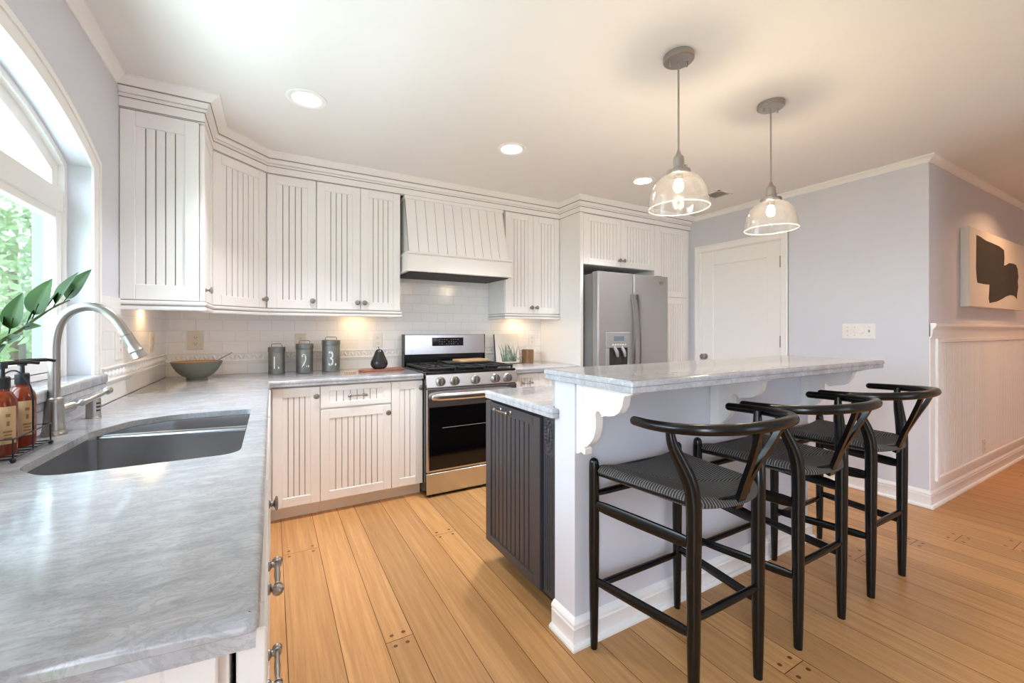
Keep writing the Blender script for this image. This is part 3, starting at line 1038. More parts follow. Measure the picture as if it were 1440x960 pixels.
# --- undermount sink
sk = thing('kitchen_sink', 'stainless steel undermount double bowl sink set in the grey marble', 'sink', (-.3, 1.65, .89))
def split_poly(poly, p, d, keep):
    """keep the side of line p + t d where cross sign == keep"""
    out = []
    p = Vector(p); d = Vector(d)
    s = lambda q: (d.x * (q[1] - p.y) - d.y * (q[0] - p.x)) * keep
    n = len(poly)
    for i in range(n):
        a, b = poly[i], poly[(i + 1) % n]
        sa, sb = s(a), s(b)
        if sa >= 0: out.append(a)
        if sa * sb < 0:
            t = sa / (sa - sb)
            out.append((a[0] + (b[0] - a[0]) * t, a[1] + (b[1] - a[1]) * t))
    return out
def dedupe(poly, eps=.004):
    out = []
    for p in poly:
        if not out or (Vector(p) - Vector(out[-1])).length > eps: out.append(p)
    if (Vector(out[0]) - Vector(out[-1])).length < eps: out.pop()
    return out
big = dedupe(offset_poly(SINK, -.004))
dv = Vector((-.42, .075)).normalized(); nv = Vector((-dv.y, dv.x))
near = split_poly(big, Vector((-.075, 1.785)) - nv * -.011, dv, 1)
far = split_poly(big, Vector((-.075, 1.785)) - nv * .011, dv, -1)
if sum(p[1] for p in near) / len(near) > sum(p[1] for p in far) / len(far): near, far = far, near
def basin(poly, depth, nm, ztop):
    poly = dedupe(poly, .003)
    mb = MB()
    prof = [(-.012, ztop), (0, ztop), (.001, ztop - .012), (.006, ztop - depth + .05), (.016, ztop - depth + .016), (.04, ztop - depth)]
    n = len(poly)
    rings = [offset_poly(poly, d) for d, _ in prof]
    back = [(.04, ztop - depth - .003), (.013, ztop - depth + .012), (.003, ztop - depth + .05), (-.003, ztop - .015), (-.012, ztop - .003)]
    allr = prof + back
    rings += [offset_poly(poly, d) for d, _ in back]
    vs, fs = [], []
    for L, (_, z) in zip(rings, allr): vs += [(x, y, z) for x, y in L]
    K = len(allr)
    for k in range(K):
        k2 = (k + 1) % K
        if k == 5: continue
        for i in range(n):
            j = (i + 1) % n
            fs.append([k * n + i, k * n + j, k2 * n + j, k2 * n + i])
    for k in (5, 6):
        for tt in tessellate_polygon([[Vector((x, y, 0)) for x, y in rings[k]]]):
            fs.append([k * n + i for i in tt])
    mb.add(vs, fs)
    o = mb.build(nm, SINK_STEEL, sk, sharp=50)
    c = Vector((sum(p[0] for p in poly) / n, sum(p[1] for p in poly) / n))
    mb = MB()
    mb.lathe([(.044, .001), (.044, .003), (.038, .004), (.034, .001)], (c.x, c.y, ztop - depth), 24)
    mb.build('drain', NICKEL, o)
    return o
basin(near, .20, 'bowl', .8925)
basin(far, .17, 'bowl', .8920)
mb = MB()
pA = Vector((-.078, 1.785)); pB = pA + dv * .425
mb.tube([(pA.x, pA.y, .884), (pB.x, pB.y, .884)], .0125, 12, flat=(1, .9))
mb.build('divider', SINK_STEEL, sk)

# --- faucet
fx, fy = -.583, 1.829
fc = thing('kitchen_faucet', 'brushed nickel gooseneck pull-down faucet behind the sink', 'faucet', (fx, fy, TOP))
mb = MB()
mb.lathe([(.0295, 0), (.0300, .004), (.0285, .010), (.0265, .014), (.0270, .018), (.0258, .024), (.0235, .06), (.0215, .10), (.0220, .106), (.0205, .112), (.0150, .116)], (fx, fy, TOP), 32)
mb.build('base', NICKEL, fc)
mb = MB()
sp = [(fx, fy, TOP + .11), (fx, fy, 1.05), (fx, fy, 1.14), (fx + .001, fy, 1.205), (fx + .012, fy, 1.259), (fx + .036, fy, 1.295), (fx + .072, fy, 1.311), (fx + .108, fy, 1.304), (fx + .137, fy, 1.279), (fx + .156, fy, 1.248), (fx + .168, fy, 1.222)]
mb.tube(sp, .0138, 20, smooth=4)
mb.build('spout', NICKEL, fc)
e = Vector(sp[-1]); dd = (Vector(sp[-1]) - Vector(sp[-2])).normalized()
mb = MB()
q = Vector((0, 0, 1)).rotation_difference(dd).to_matrix().to_4x4()
mb.M = Matrix.Translation(e - dd * .004) @ q
mb.lathe([(.0145, 0), (.0165, .001), (.0165, .006), (.0152, .008), (.0170, .04), (.0185, .060), (.0198, .062), (.0198, .066), (.0185, .068), (.0205, .078), (.0222, .088), (.0200, .090), (0, .089)], (0, 0, 0), 28)
mb.build('spray_head', NICKEL, fc)
mb = MB()
hd = Vector((.62, .78, 0)).normalized()
h0 = Vector((fx, fy, TOP + .075))
mb.tube([h0 + hd * .012, h0 + hd * .040 + Vector((0, 0, .005)), h0 + hd * .050 + Vector((0, 0, .006))], [.0165, .0165, .0145], 20)
mb.build('valve_hub', NICKEL, fc)
mb = MB()
h1 = h0 + hd * .052 + Vector((0, 0, .006))
L = [(0, 0, .009), (.012, .003, .006), (.02, .005, .011), (.03, .008, .0105), (.04, .011, .0075), (.075, .024, .0085), (.088, .029, .0075), (.093, .031, .0125), (.103, .035, .0135), (.110, .038, .008)]
mb.tube([h1 + hd * a + Vector((0, 0, b)) for a, b, _ in L], [r for _, _, r in L], 16)
mb.build('lever_handle', NICKEL, fc)
ag = thing('air_gap_cap', 'short brushed nickel dishwasher air gap cylinder behind the sink', 'air gap', (-.57, 2.11, TOP))
mb = MB(); mb.lathe([(.0225, 0), (.0225, .003), (.0210, .005), (.0210, .066), (.0195, .070), (0, .071)], (-.57, 2.11, TOP), 28)
mb.build('cap', NICKEL, ag)
mb = MB()
for k in range(3):
    for a in (-.75, -.45):
        ca, sa = math.cos(a), math.sin(a)
        mb.M = Matrix.Translation((-.57, 2.11, TOP + .028 + k * .013)) @ RZ(a)
        mb.box(.0197, .0214, -.004, .004, -.003, .003)
mb.build('vent_slots', BLACKPL, ag)

# --- upper cabinets
ZU0, ZU1 = 1.386, 2.312
DH = ZU1 - ZU0 - .004
YU, XU = 3.35, -.306
GU = 'white beadboard upper cabinets'
RAILP = [(-.03, ZU0 - .05), (.006, ZU0 - .05), (.010, ZU0 - .045), (.010, ZU0 - .034), (.002, ZU0 - .030, 1), (.002, ZU0 - .024), (.012, ZU0 - .018), (.012, ZU0 - .009), (.004, ZU0 - .005, 1), (.004, ZU0), (-.03, ZU0)]
t = thing('wall_cabinet', 'white upper cabinet beside the window, its grooved end panel facing the sink', 'cabinet', (-.48, 2.9, ZU0), GU)
mb = MB(); mb.box(XL + .001, XU - .026, 2.722, 3.07, ZU0, ZU1, .001); mb.build('carcass', CAB, t)
mb = bead_door(MF(XL + .002, 2.722, ZU0 + .001, '-y'), .309, DH, 4, stile=.058, rail=.075, th=.02); mb.build('end_panel', [CAB, GLAZE], t)
door_on(t, MF(XU - .022, 2.724, ZU0 + .002, '+x'), .340, DH, 5, .035, .06, th=.022)
t = thing('wall_cabinet', 'white diagonal corner upper cabinet with a single wide grooved door', 'cabinet', (-.4, 3.45, ZU0), GU)
s2 = math.sqrt(.5)
mb = MB(); mb.prism([(XL + .001, 3.072), (XU - .020, 3.072), (-.038, YU + .022), (-.030, YU + .022), (-.030, 3.684), (XL + .001, 3.684)], 'z', ZU0, ZU1); mb.build('carcass', CAB, t)
door_on(t, MF(XU + .0 - .0135, 3.077 + .0135 - .001, ZU0 + .002, 'diag'), .384, DH, 6, .362, .058)
t = thing('wall_cabinet', 'white single door upper cabinet above the canisters', 'cabinet', (.13, 3.52, ZU0), GU)
mb = MB(); mb.box(-.029, .2815, YU + .0205, 3.684, ZU0, ZU1, .001); mb.build('carcass', CAB, t)
door_on(t, MF(-.027, YU + .0205, ZU0 + .002, '-y'), .306, DH, 4, .282, .055)
t = thing('wall_cabinet', 'white two door upper cabinet just before the range hood', 'cabinet', (.585, 3.52, ZU0), GU)
mb = MB(); mb.box(.2825, .889, YU + .0205, 3.684, ZU0, ZU1, .001); mb.build('carcass', CAB, t)
door_on(t, MF(.2845, YU + .0205, ZU0 + .002, '-y'), .300, DH, 4, .276, .053)
door_on(t, MF(.5875, YU + .0205, ZU0 + .002, '-y'), .300, DH, 4, .026, .053)
t = thing('wall_cabinet', 'white two door upper cabinet between the range hood and the fridge', 'cabinet', (2.14, 3.52, ZU0), GU)
mb = MB(); mb.box(1.840, 2.446, YU + .0205, 3.684, ZU0, ZU1, .001); mb.build('carcass', CAB, t)
door_on(t, MF(1.843, YU + .0205, ZU0 + .002, '-y'), .298, DH, 4, .272, .057)
door_on(t, MF(2.144, YU + .0205, ZU0 + .002, '-y'), .298, DH, 4, .028, .057)
mb = MB()
mb.sweep([(XL + .001, 2.702), (XU, 2.702), (XU, 3.0715), (XU + .2785, YU), (.889, YU), (.889, 3.684)], RAILP)
struct(mb.build('trim_7', [CAB, GLAZE]))
mb = MB(); mb.sweep([(1.840, 3.684), (1.840, YU), (2.446, YU)], RAILP)
struct(mb.build('trim_8', [CAB, GLAZE]))

# tall pieces by the fridge
t = thing('fridge_panel', 'tall white side panel framing the refrigerator alcove', 'cabinet panel', (2.466, 3.36, 0))
mb = MB(); mb.box(2.4475, 2.484, 3.035, 3.684, 0, ZU1, .001); mb.build('panel', CAB, t)
t = thing('over_fridge_cabinet', 'white two door beadboard cabinet above the refrigerator', 'cabinet', (2.945, 3.36, 1.84), GU)
mb = MB(); mb.box(2.485, 3.411, 3.056, 3.684, 1.841, ZU1, .001); mb.build('carcass', CAB, t)
door_on(t, MF(2.487, 3.0555, 1.8425, '-y'), .4605, ZU1 - 1.847, 8, .435, .062)
door_on(t, MF(2.950, 3.0555, 1.8425, '-y'), .4605, ZU1 - 1.847, 8, .028, .062)
t = thing('pantry_cabinet', 'tall white beadboard pantry cabinet between the fridge and the door wall', 'cabinet', (3.69, 3.36, 0), GU)
mb = MB(); mb.box(3.4125, XR - .002, 3.056, 3.684, .092, ZU1, .001); mb.build('carcass', CAB, t)
mb = MB(); mb.box(3.4125, XR - .002, 3.11, 3.13, 0, .0915); mb.build('toe_kick', CAB, t)
door_on(t, MF(3.415, 3.0555, 1.580, '-y'), .51, ZU1 - 1.584, 9, stile=.075)
door_on(t, MF(3.415, 3.0555, .0944, '-y'), .51, 1.476, 9, stile=.075)

# crown over all the cabinets
CABCROWN = [(-.02, 2.3125), (.004, 2.3125, 1), (.004, 2.318), (.002, 2.362, 1), (.006, 2.366), (.014, 2.369), (.014, 2.378, 1), (.009, 2.381), (.016, 2.384), (.020, 2.404), (.028, 2.407, 1), (.028, 2.411, 1), (.032, 2.413), (.044, 2.420), (.062, 2.433), (.070, 2.438), (.074, 2.440), (.074, ZC), (-.02, ZC)]
mb = MB()
mb.sweep([(XL + .001, 2.702), (XU, 2.702), (XU, 3.0715), (XU + .2785, YU), (2.4475, YU), (2.4475, 3.035), (XR - .001, 3.035)], CABCROWN)
struct(mb.build('trim_9', [CAB, GLAZE]))

# --- range hood
t = thing('range_hood', 'white wooden range hood with a slanted planked front', 'range hood', (1.36, 3.45, 1.69))
mb = MB()
mb.box(.9045, 1.822, 3.205, 3.684, 1.697, 1.822, .003); mb.box(.897, 1.829, 3.192, 3.684, 1.822, 1.842, .007); mb.box(.900, 1.826, 3.199, 3.684, 1.690, 1.705, .003)
mb.build('band', CAB, t)
mb = MB()
hx0, hx1 = .926, 1.806
y0, y1, z0, z1 = 3.236, 3.345, 1.842, 2.285
npl = 11; w = (hx1 - hx0) / npl
for k in range(npl):
    a, b = hx0 + k * w + (.002 if k else 0), hx0 + (k + 1) * w - (.002 if k < npl - 1 else 0)
    mb.add([(a, y0, z0), (b, y0, z0), (b, y1, z1), (a, y1, z1), (a, y0 + .02, z0), (b, y0 + .02, z0), (b, y1 + .02, z1), (a, y1 + .02, z1)],
           [(0, 1, 2, 3), (7, 6, 5, 4), (0, 4, 5, 1), (2, 6, 7, 3), (0, 3, 7, 4), (1, 5, 6, 2)])
g = .004
mb.add([(hx0, y0 + g, z0), (hx1, y0 + g, z0), (hx1, y1 + g, z1), (hx0, y1 + g, z1), (hx0, 3.684, z0), (hx1, 3.684, z0), (hx1, 3.684, z1), (hx0, 3.684, z1)],
       [(0, 1, 2, 3), (7, 6, 5, 4), (0, 4, 5, 1), (2, 6, 7, 3), (0, 3, 7, 4), (1, 5, 6, 2)], [1, 0, 0, 0, 0, 0])
mb.build('slanted_front', [CAB, GLAZE], t)
mb = MB(); mb.box(.917, 1.81, 3.330, 3.684, 2.285, 2.3115, .003); mb.build('cap_moulding', CAB, t)
mb = MB(); mb.box(.925, 1.80, 3.225, 3.66, 1.682, 1.6895); mb.build('vent_insert', DARKEDGE, t)

# ------------------------------------------------------------------ tiled backsplash
mb = MB()
mb.box(XL, XL + .008, 2.42, YB - .009, TOP, 1.39)
mb.box(XL, 2.4475, YB - .010, YB, TOP, 1.39)
mb.box(.891, 1.838, YB - .010, YB, 1.39, 1.70)
struct(mb.build('trim_10', TILE))
mb = MB()
bz0, bz1 = 1.006, 1.072
def listello(P, L):
    """P(u, out, z): raised leaf scroll band"""
    def bx(u0, u1, o0, o1, z0, z1):
        mb.add([P(u0, o0, z0), P(u1, o0, z0), P(u1, o0, z1), P(u0, o0, z1), P(u0, o1, z0 + .001), P(u1, o1, z0 + .001), P(u1, o1, z1 - .001), P(u0, o1, z1 - .001)],
               [(0, 1, 2, 3), (7, 6, 5, 4), (0, 4, 5, 1), (2, 6, 7, 3), (0, 3, 7, 4), (1, 5, 6, 2)])
    bx(0, L, 0, .002, bz0 + .006, bz1 - .006)
    bx(0, L, 0, .010, bz0, bz0 + .008)
    bx(0, L, 0, .010, bz1 - .008, bz1)
    u = .012
    k = 0
    zc = (bz0 + bz1) / 2
    while u < L - .01:
        s = 1 if k % 2 else -1
        vs = [P(u + dx * 1.0, .0025 + (.0075 if i == 0 else 0), zc + dz) for i, (dx, dz) in enumerate([(0, 0), (-.014, -.010 * s), (-.008, -.019 * s), (.004, -.012 * s), (.014, .006 * s), (.010, .019 * s), (-.004, .014 * s)])]
        mb.add(vs, [(0, i, i % 6 + 1) for i in range(1, 7)])
        u += .026; k += 1
listello(lambda u, o, z: (XL + .009 + u, YB - .010 - o, z), 2.447 - XL - .012)
listello(lambda u, o, z: (XL + .008 + o, 2.425 + u, z), YB - .02 - 2.425)
struct(mb.build('trim_11', LISTELLO, recalc=False))

# ------------------------------------------------------------------ outlets and switches
def outlet(label, M, plate_mat, w=.076, h=.118, kind='duplex', group='backsplash outlets'):
    loc = M.to_translation()
    t = thing('wall_outlet', label, 'outlet', loc, group)
    mb = MB(); mb.M = M; mb.box(-w / 2, w / 2, -.006, 0, -h / 2, h / 2, .002)
    mb.build('cover_plate', plate_mat, t)
    for s in ((-1, 1) if kind == 'duplex' else (0,)):
        mb = MB(); mb.M = M
        if s: mb.box(-.017, .017, -.009, -.0055, s * .021 - .014, s * .021 + .014, .003)
        else: mb.box(-.017, .017, -.009, -.0055, -.034, .034, .003)
        for q in ((s,) if s else (-1, 1)):
            for dx in (-.006, .006):
                mb.box(dx - .001, dx + .001, -.0094, -.0086, q * .021 - .004, q * .021 + .005, 0, 1)
            mb.lathe([(.0025, .0086), (.0025, .0094)], (0, 0, q * .021 - .009), 8, 1, axis='-y')
        mb.build('receptacle', [plate_mat, DARKEDGE], t)
    return t
outlet('ivory outlet on the range wall tile above the grey bowl', MF(-.466, YB - .0102, 1.163, '-y'), IVORYPL, .092, .130, 'rocker')
outlet('ivory outlet on the tile just above the canister numbered 2', MF(.193, YB - .0102, 1.150, '-y'), IVORYPL)
outlet('white outlet on the tile above the dark pear ornament', MF(.782, YB - .0102, 1.147, '-y'), WHITEPL)
outlet('white outlet on the tile above the amber candle', MF(2.335, YB - .0102, 1.135, '-y'), WHITEPL)
outlet('white outlet on the window wall tile beside the window casing', MF(XL + .0082, 2.66, 1.163, '+x'), WHITEPL, .105, .130)
outlet('ivory outlet on the window wall tile near the inside corner', MF(XL + .0082, 3.285, 1.163, '+x'), IVORYPL, .115, .125, 'rocker')
outlet('small cream outlet low on the hall wainscot below the painting', MF(5.11, YH - .0152, .279, '-y'), IVORYPL, .072, .112, group='hall outlets')
t = thing('light_switch_plate', 'wide white four gang switch plate with a round dimmer knob on the grey wall', 'light switch', (XR, 1.516, 1.223))
M = MF(XR, 1.516, 1.225, '-x')
mb = MB(); mb.M = M; mb.box(-.107, .107, -.007, 0, -.059, .059, .003); mb.build('cover_plate', WHITEPL, t)
for k, dx in enumerate((-.07, -.0235, .07)):
    mb = MB(); mb.M = M; mb.box(dx - .005, dx + .005, -.016, -.0068, -.008, .012, .002)
    mb.build('toggle', GREYPL if k == 2 else IVORYPL, t)
mb = MB(); mb.M = M; mb.lathe([(.019, .0068), (.018, .018), (.014, .022), (0, .022)], (.0235, 0, -.002), 24, axis='-y'); mb.build('dimmer_knob', WHITEPL, t)
for dx in (-.07, -.0235, .07):
    for dz in (-.032, .032):
        mb = MB(); mb.M = M; mb.lathe([(.003, .0066), (.003, .0074)], (dx, 0, dz), 8, axis='-y'); mb.build('screw', GREYPL, t)

# ------------------------------------------------------------------ gas range
RX0, RX1, RYF = .984, 1.750, 2.985
rg = thing('gas_range', 'stainless steel freestanding gas range with five front knobs', 'range', (1.367, 3.3, 0))
mb = MB(); mb.box(RX0, RX1, 3.008, 3.60, .02, .905, .003)
mb.build('body', ENAMEL, rg)
for x in (RX0 + .05, RX1 - .05):
    for y in (3.04, 3.55):
        mb = MB(); mb.lathe([(.022, 0), (.022, .008), (.014, .011), (.014, .0195)], (x, y, 0), 14); mb.build('foot', BLACKPL, rg)
mb = MB()
prof = [(RYF + .002, .806), (RYF - .006, .814), (RYF + .012, .902), (RYF + .03, .910), (3.02, .910), (3.02, .806)]
mb.prism(prof, 'x', RX0, RX1)
mb.build('control_panel', STEEL, rg)
for kx in (1.091, 1.204, 1.375, 1.549, 1.659):
    mb = MB()
    mb.lathe([(.035, 0), (.036, .004), (.032, .008), (.0305, .026), (.028, .030), (0, .031)], (kx, RYF - .0005, .852), 28, axis='-y')
    mb.box(kx - .0035, kx + .0035, RYF - .036, RYF - .028, .830, .875, .0015)
    mb.build('burner_knob', NICKEL, rg)
mb = MB()
mb.box(RX0, RX1, RYF + .022, 3.60, .9055, .922, .004)
mb.build('cooktop', ENAMEL, rg)
mb = MB()
mb.box(RX0 + .002, RX1 - .002, 3.60, 3.672, .9, 1.022, .003, 1)
mb.prism([(3.598, 1.017), (3.582, 1.023), (3.588, 1.188), (3.598, 1.195), (3.672, 1.195), (3.672, 1.017)], 'x', RX0 + .006, RX1 - .006, 0)
mb.box(RX0, RX0 + .007, 3.583, 3.672, .9, 1.196, .002, 1); mb.box(RX1 - .007, RX1, 3.583, 3.672, .9, 1.196, .002, 1)
bg = mb.build('backguard', [STEEL, ENAMEL], rg)
mb = MB(); mb.box(1.233, 1.528, 3.580, 3.587, 1.093, 1.166, .001)
dsp = mb.build('display', OVENGLASS, bg)
mb = MB()
for k in range(9):
    for j in range(3):
        if (k * 3 + j * 2) % 5 != 1: mb.box(1.295 + k * .022, 1.306 + k * .022, 3.5790, 3.5801, 1.107 + j * .02, 1.111 + j * .02)
mb.build('display_marks', LOGO, dsp)
mb = MB()
mb.lathe([(.009, 0), (.009, .001)], (1.020, 3.5845, 1.055), 20, axis='-y')
vs, fs = text_mesh('LG', .021)
mb.M = Matrix.Translation((1.052, 3.5828, 1.048)) @ Matrix.Rotation(PI / 2, 4, 'X')
mb.add(vs, fs)
mb.build('maker_logo', LOGO, bg)
for (bx, by, r) in ((1.11, 3.17, .05), (1.11, 3.46, .04), (1.367, 3.31, .055), (1.62, 3.17, .045), (1.62, 3.46, .035)):
    mb = MB(); mb.lathe([(r, .922), (r * 1.05, .928), (r * .8, .934), (r * .8, .940), (0, .941)], (bx, by, 0), 24); mb.build('burner', IRON, rg)
for gx0, gx1 in ((.998, 1.238), (1.243, 1.491), (1.496, 1.736)):
    mb = MB()
    b = .006
    for y in (3.037, 3.305, 3.572): mb.box(gx0, gx1, y - .007, y + .007, .936, .952, .003)
    for x in (gx0 + .007, gx1 - .007): mb.box(x - .007, x + .007, 3.030, 3.579, .936, .952, .003)
    cx = (gx0 + gx1) / 2
    mb.box(cx - .006, cx + .006, 3.037, 3.572, .940, .954, .003)
    for y in (3.17, 3.44): mb.box(gx0, gx1, y - .006, y + .006, .940, .954, .003)
    for x in (gx0 + .008, gx1 - .008):
        for y in (3.038, 3.571): mb.box(x - .007, x + .007, y - .007, y + .007, .921, .937)
    mb.build('grate', IRON, rg)
mb = MB()
mb.box(RX0 + .003, RX1 - .003, RYF, 3.0075, .184, .799, .004)
od = mb.build('oven_door', STEEL, rg)
mb = MB(); mb.box(RX0 + .018, RX1 - .018, RYF - .0025, RYF + .001, .200, .664, .001)
ow = mb.build('oven_window', OVENGLASS, od)
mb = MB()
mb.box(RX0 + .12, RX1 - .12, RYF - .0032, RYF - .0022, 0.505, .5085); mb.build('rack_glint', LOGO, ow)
mb = MB()
hp = []
for k in range(13):
    u = -1 + k / 6
    hp.append((1.367 + .342 * u, RYF - .052 + .020 * u * u, .742))
mb.tube(hp, [.014 if k in (0, 12) else .0185 for k in range(13)], 16, flat=(.7, 1.5), cap_round=True)
for x in (1.048, 1.686): mb.tube([(x, RYF + .002, .742), (x, RYF - .038, .742)], .011, 12)
mb.build('door_handle', STEEL, od)
mb = MB(); mb.box(RX0 + .003, RX1 - .003, RYF, 3.0075, .022, .178, .004)
mb.build('warming_drawer', STEEL, rg)

# griddle plate and board on the range
t = thing('griddle_plate', 'flat black griddle plate lying on the range grates', 'griddle', (1.44, 3.38, .954))
mb = MB()
slab(mb, fillet([(1.26, 3.25), (1.66, 3.25), (1.66, 3.50), (1.26, 3.50)], .02, 4), [], .9545, .966, .004)
mb.build('plate', IRON, t)
mb = MB(); mb.tube([(1.26, 3.34, .962), (1.225, 3.35, .972), (1.225, 3.41, .972), (1.26, 3.42, .962)], .006, 10, smooth=4); mb.build('handle', IRON, t)
mb = MB()
slab(mb, fillet([(1.37, 3.27), (1.655, 3.30), (1.635, 3.46), (1.35, 3.43)], .03, 5), [], .9665, .984, .006)
tag(mb.build('cutting_board', PALEWOOD), 'pale wooden cutting board lying on the griddle over the range', 'cutting board')

# ------------------------------------------------------------------ refrigerator
FX0, FX1, FY = 2.50, 3.408, 2.853
fr = thing('refrigerator', 'grey steel side-by-side refrigerator with a water dispenser in its door', 'refrigerator', (2.954, 3.25, 0))
mb = MB(); mb.box(FX0, FX1, 2.935, 3.66, .02, 1.742, .004); mb.build('body', FRIDGE_SIDE, fr)
mb = MB(); mb.box(FX0 + .02, FX1 - .02, 2.95, 3.6, 0, .02); mb.build('plinth', BLACKPL, fr)
GX = 2.934
def fridge_door(x0, x1):
    mb = MB()
    pl = fillet([(x0, FY), (x1, FY), (x1, 2.925), (x0, 2.925)], [.022, .022, 0, 0], 5)
    mb.prism(pl, 'z', .07, 1.756)
    mb.box(x0 + .004, x1 - .004, 2.9255, 2.9345, .075, 1.75, 0, 1)
    return mb
fd1 = fridge_door(FX0, GX - .003).build('freezer_door', [FRIDGE_STEEL, DARKEDGE], fr)
fd2 = fridge_door(GX + .003, FX1).build('fresh_food_door', [FRIDGE_STEEL, DARKEDGE], fr)
for x, d in ((GX - .035, fd1), (GX + .038, fd2)):
    mb = MB()
    pts = []
    for k in range(11):
        u = k / 10
        pts.append((x, FY - .026 - .034 * math.sin(PI * u), .60 + .965 * u))
    mb.bar(pts, .026, .018, (1, 0, 0))
    for z in (.61, 1.535): mb.box(x - .012, x + .012, FY - .028, FY + .002, z - .018, z + .03, .003)
    mb.build('door_handle', NICKEL, d)
mb = MB()
ux0, ux1, uz0, uz1 = 2.582, 2.882, .80, 1.214
fy0 = FY - .012
mb.box(ux0, ux1, fy0, FY + .01, 1.072, uz1, .005)
mb.box(ux0, ux0 + .045, fy0, FY + .01, uz0, 1.073, .005); mb.box(ux1 - .03, ux1, fy0, FY + .01, uz0, 1.073, .005)
mb.box(ux0, ux1, fy0, FY + .01, uz0, uz0 + .05, .005)
mb.box(ux0 + .02, ux1 - .02, FY - .002, FY + .004, uz0 + .02, 1.08, 0, 1)
dp = mb.build('water_dispenser', [GREYPL, DARKEDGE], fd1)
mb = MB(); mb.box(2.675, 2.80, fy0 - .002, fy0 + .002, 1.138, 1.178, .001, 0)
for k in range(6): mb.box(2.655 + k * .03, 2.675 + k * .03, fy0 - .0015, fy0 + .002, 1.096, 1.106, 0, 1)
mb.build('dispenser_display', [SCREEN, WHITEPL], dp)
for x in (2.688, 2.778):
    mb = MB(); mb.tube([(x, FY - .008, 1.075), (x + .008, FY - .028, 1.035), (x + .014, FY - .032, 1.0)], [.014, .017, .012], 12, smooth=3, cap_round=True)
    mb.build('dispenser_paddle', GREYPL, dp)
mb = MB(); mb.lathe([(.034, 0), (.034, .002), (.030, .0035), (0, .004)], (3.31, FY, 1.691), 28, axis='-y', sx=1.0, sy=.45)
eb = mb.build('oval_badge', NICKEL, fd2)
mb = MB()
mb.tube([(3.285, FY - .0042, 1.690), (3.30, FY - .0045, 1.699), (3.325, FY - .0045, 1.697), (3.335, FY - .0042, 1.688)], .0012, 6, smooth=4)
mb.build('badge_swirl', LOGO, eb)
for x in (FX0 + .05, FX1 - .12):
    mb = MB(); mb.box(x, x + .08, 2.90, 2.99, 1.757, 1.768, .003); mb.build('hinge_cap', BLACKPL, fr)

# ------------------------------------------------------------------ island
t = thing('island_cabinet', 'charcoal beadboard island cabinet with fluted corner post, facing the range aisle', 'cabinet', (1.9, 1.75, 0))
mb = MB(); mb.box(1.039, 2.78, 1.4475, 2.036, .10, .8735, .001); mb.build('carcass', DARKCAB, t)
mb = MB(); mb.box(1.11, 2.76, 1.4475, 1.98, 0, .0995); mb.build('toe_kick', DARKGAP, t)
d = bead_door(MF(1.0375, 2.068, .098, '-x'), .532, .757, 9, stile=.058, rail=.045, th=.0225, gw=.007).build('pull_out_front', [DARKCAB, DARKGAP], t)
pull(MF(1.015, 1.845, .832, '-x'), d, .115, NICKEL)
mb = MB()
mb.box(1.0305, 1.06, 1.4475, 1.53, .098, .8725, .001)
for k in range(4):
    y = 1.466 + k * .0165
    mb.tube([(1.0315, y, .12), (1.0315, y, .70)], .0052, 8)
post = mb.build('fluted_post', DARKCAB, t)
mb = MB()
for k in range(9):
    u = -1 + k / 4
    z = .785 + .062 * u
    w = .026 * (1 - u * u) ** .5 + .004
    for s in (-1, 1):
        mb.ball((1.0295, 1.490 + s * w * .75, z), (.006, .010, .0085), 8)
mb.ball((1.029, 1.490, .785), (.007, .010, .034), 10); mb.ball((1.029, 1.490, .838), (.006, .007, .012), 8); mb.ball((1.029, 1.490, .725), (.006, .006, .014), 8)
mb.build('carved_medallion', DARKCAB, post)
mb = MB()
slab(mb, fillet([(.992, 1.412), (1.0305, 1.412), (1.0305, 1.4458), (2.78, 1.4458), (2.78, 2.045), (.992, 2.045)], [.016, .006, 0, 0, 0, .01], 4), [], .894, TOP, .011)
slab(mb, fillet([(.995, 1.416), (1.0303, 1.416), (1.0303, 1.4460), (2.779, 1.4460), (2.779, 2.041), (.995, 2.041)], [.014, .006, 0, 0, 0, .01], 4), [], .874, .8938, .003)
mb.box(1.033, 2.78, 1.4462, 1.466, .9142, 1.033, .002)
tag(mb.build('marble_worktop', MARBLE), 'grey marble lower worktop of the island above the charcoal cabinet', 'worktop')
mb = MB()
BX0, BX1, BY0, BY1 = .985, 2.835, .965, 1.462
slab(mb, fillet([(BX0, BY0), (BX1, BY0), (BX1, BY1), (BX0, BY1)], .006, 3), [], 1.0555, 1.075, .010)
slab(mb, fillet([(BX0 + .004, BY0 + .004), (BX1 - .004, BY0 + .004), (BX1 - .004, BY1 - .003), (BX0 + .004, BY1 - .003)], .005, 3), [], 1.0345, 1.0553, .003)
tag(mb.build('marble_bar_top', MARBLE), 'raised grey marble breakfast bar top above the three stools', 'worktop')

CORB = [(1.3118, 1.0335), (1.3118, .752), (1.300, .756), (1.285, .766), (1.272, .762), (1.262, .760), (1.260, .781), (1.268, .786), (1.250, .795), (1.230, .812), (1.211, .838), (1.201, .868), (1.1985, .90), (1.2015, .922), (1.198, .934), (1.190, .940), (1.180, .938), (1.171, .929), (1.166, .921), (1.154, .928), (1.130, .930), (1.104, .936), (1.080, .952), (1.064, .975), (1.058, 1.004), (1.052, 1.012), (1.034, 1.015), (1.012, 1.024), (1.002, 1.0335)]
def corbel(x, label):
    t = thing('bar_corbel', label, 'corbel', (x, 1.31, .75), 'white scroll corbels under the bar')
    mb = MB(); mb.prism(CORB, 'x', x, x + .034); mb.build('bracket', TRIM, t)
    mb = MB()
    for dx in (-.0, .0):
        pass
    mb.box(x - .0042, x - .0002, 1.268, 1.308, .775, 1.02, .002); mb.build('raised_fillet', TRIM, t)
    return t
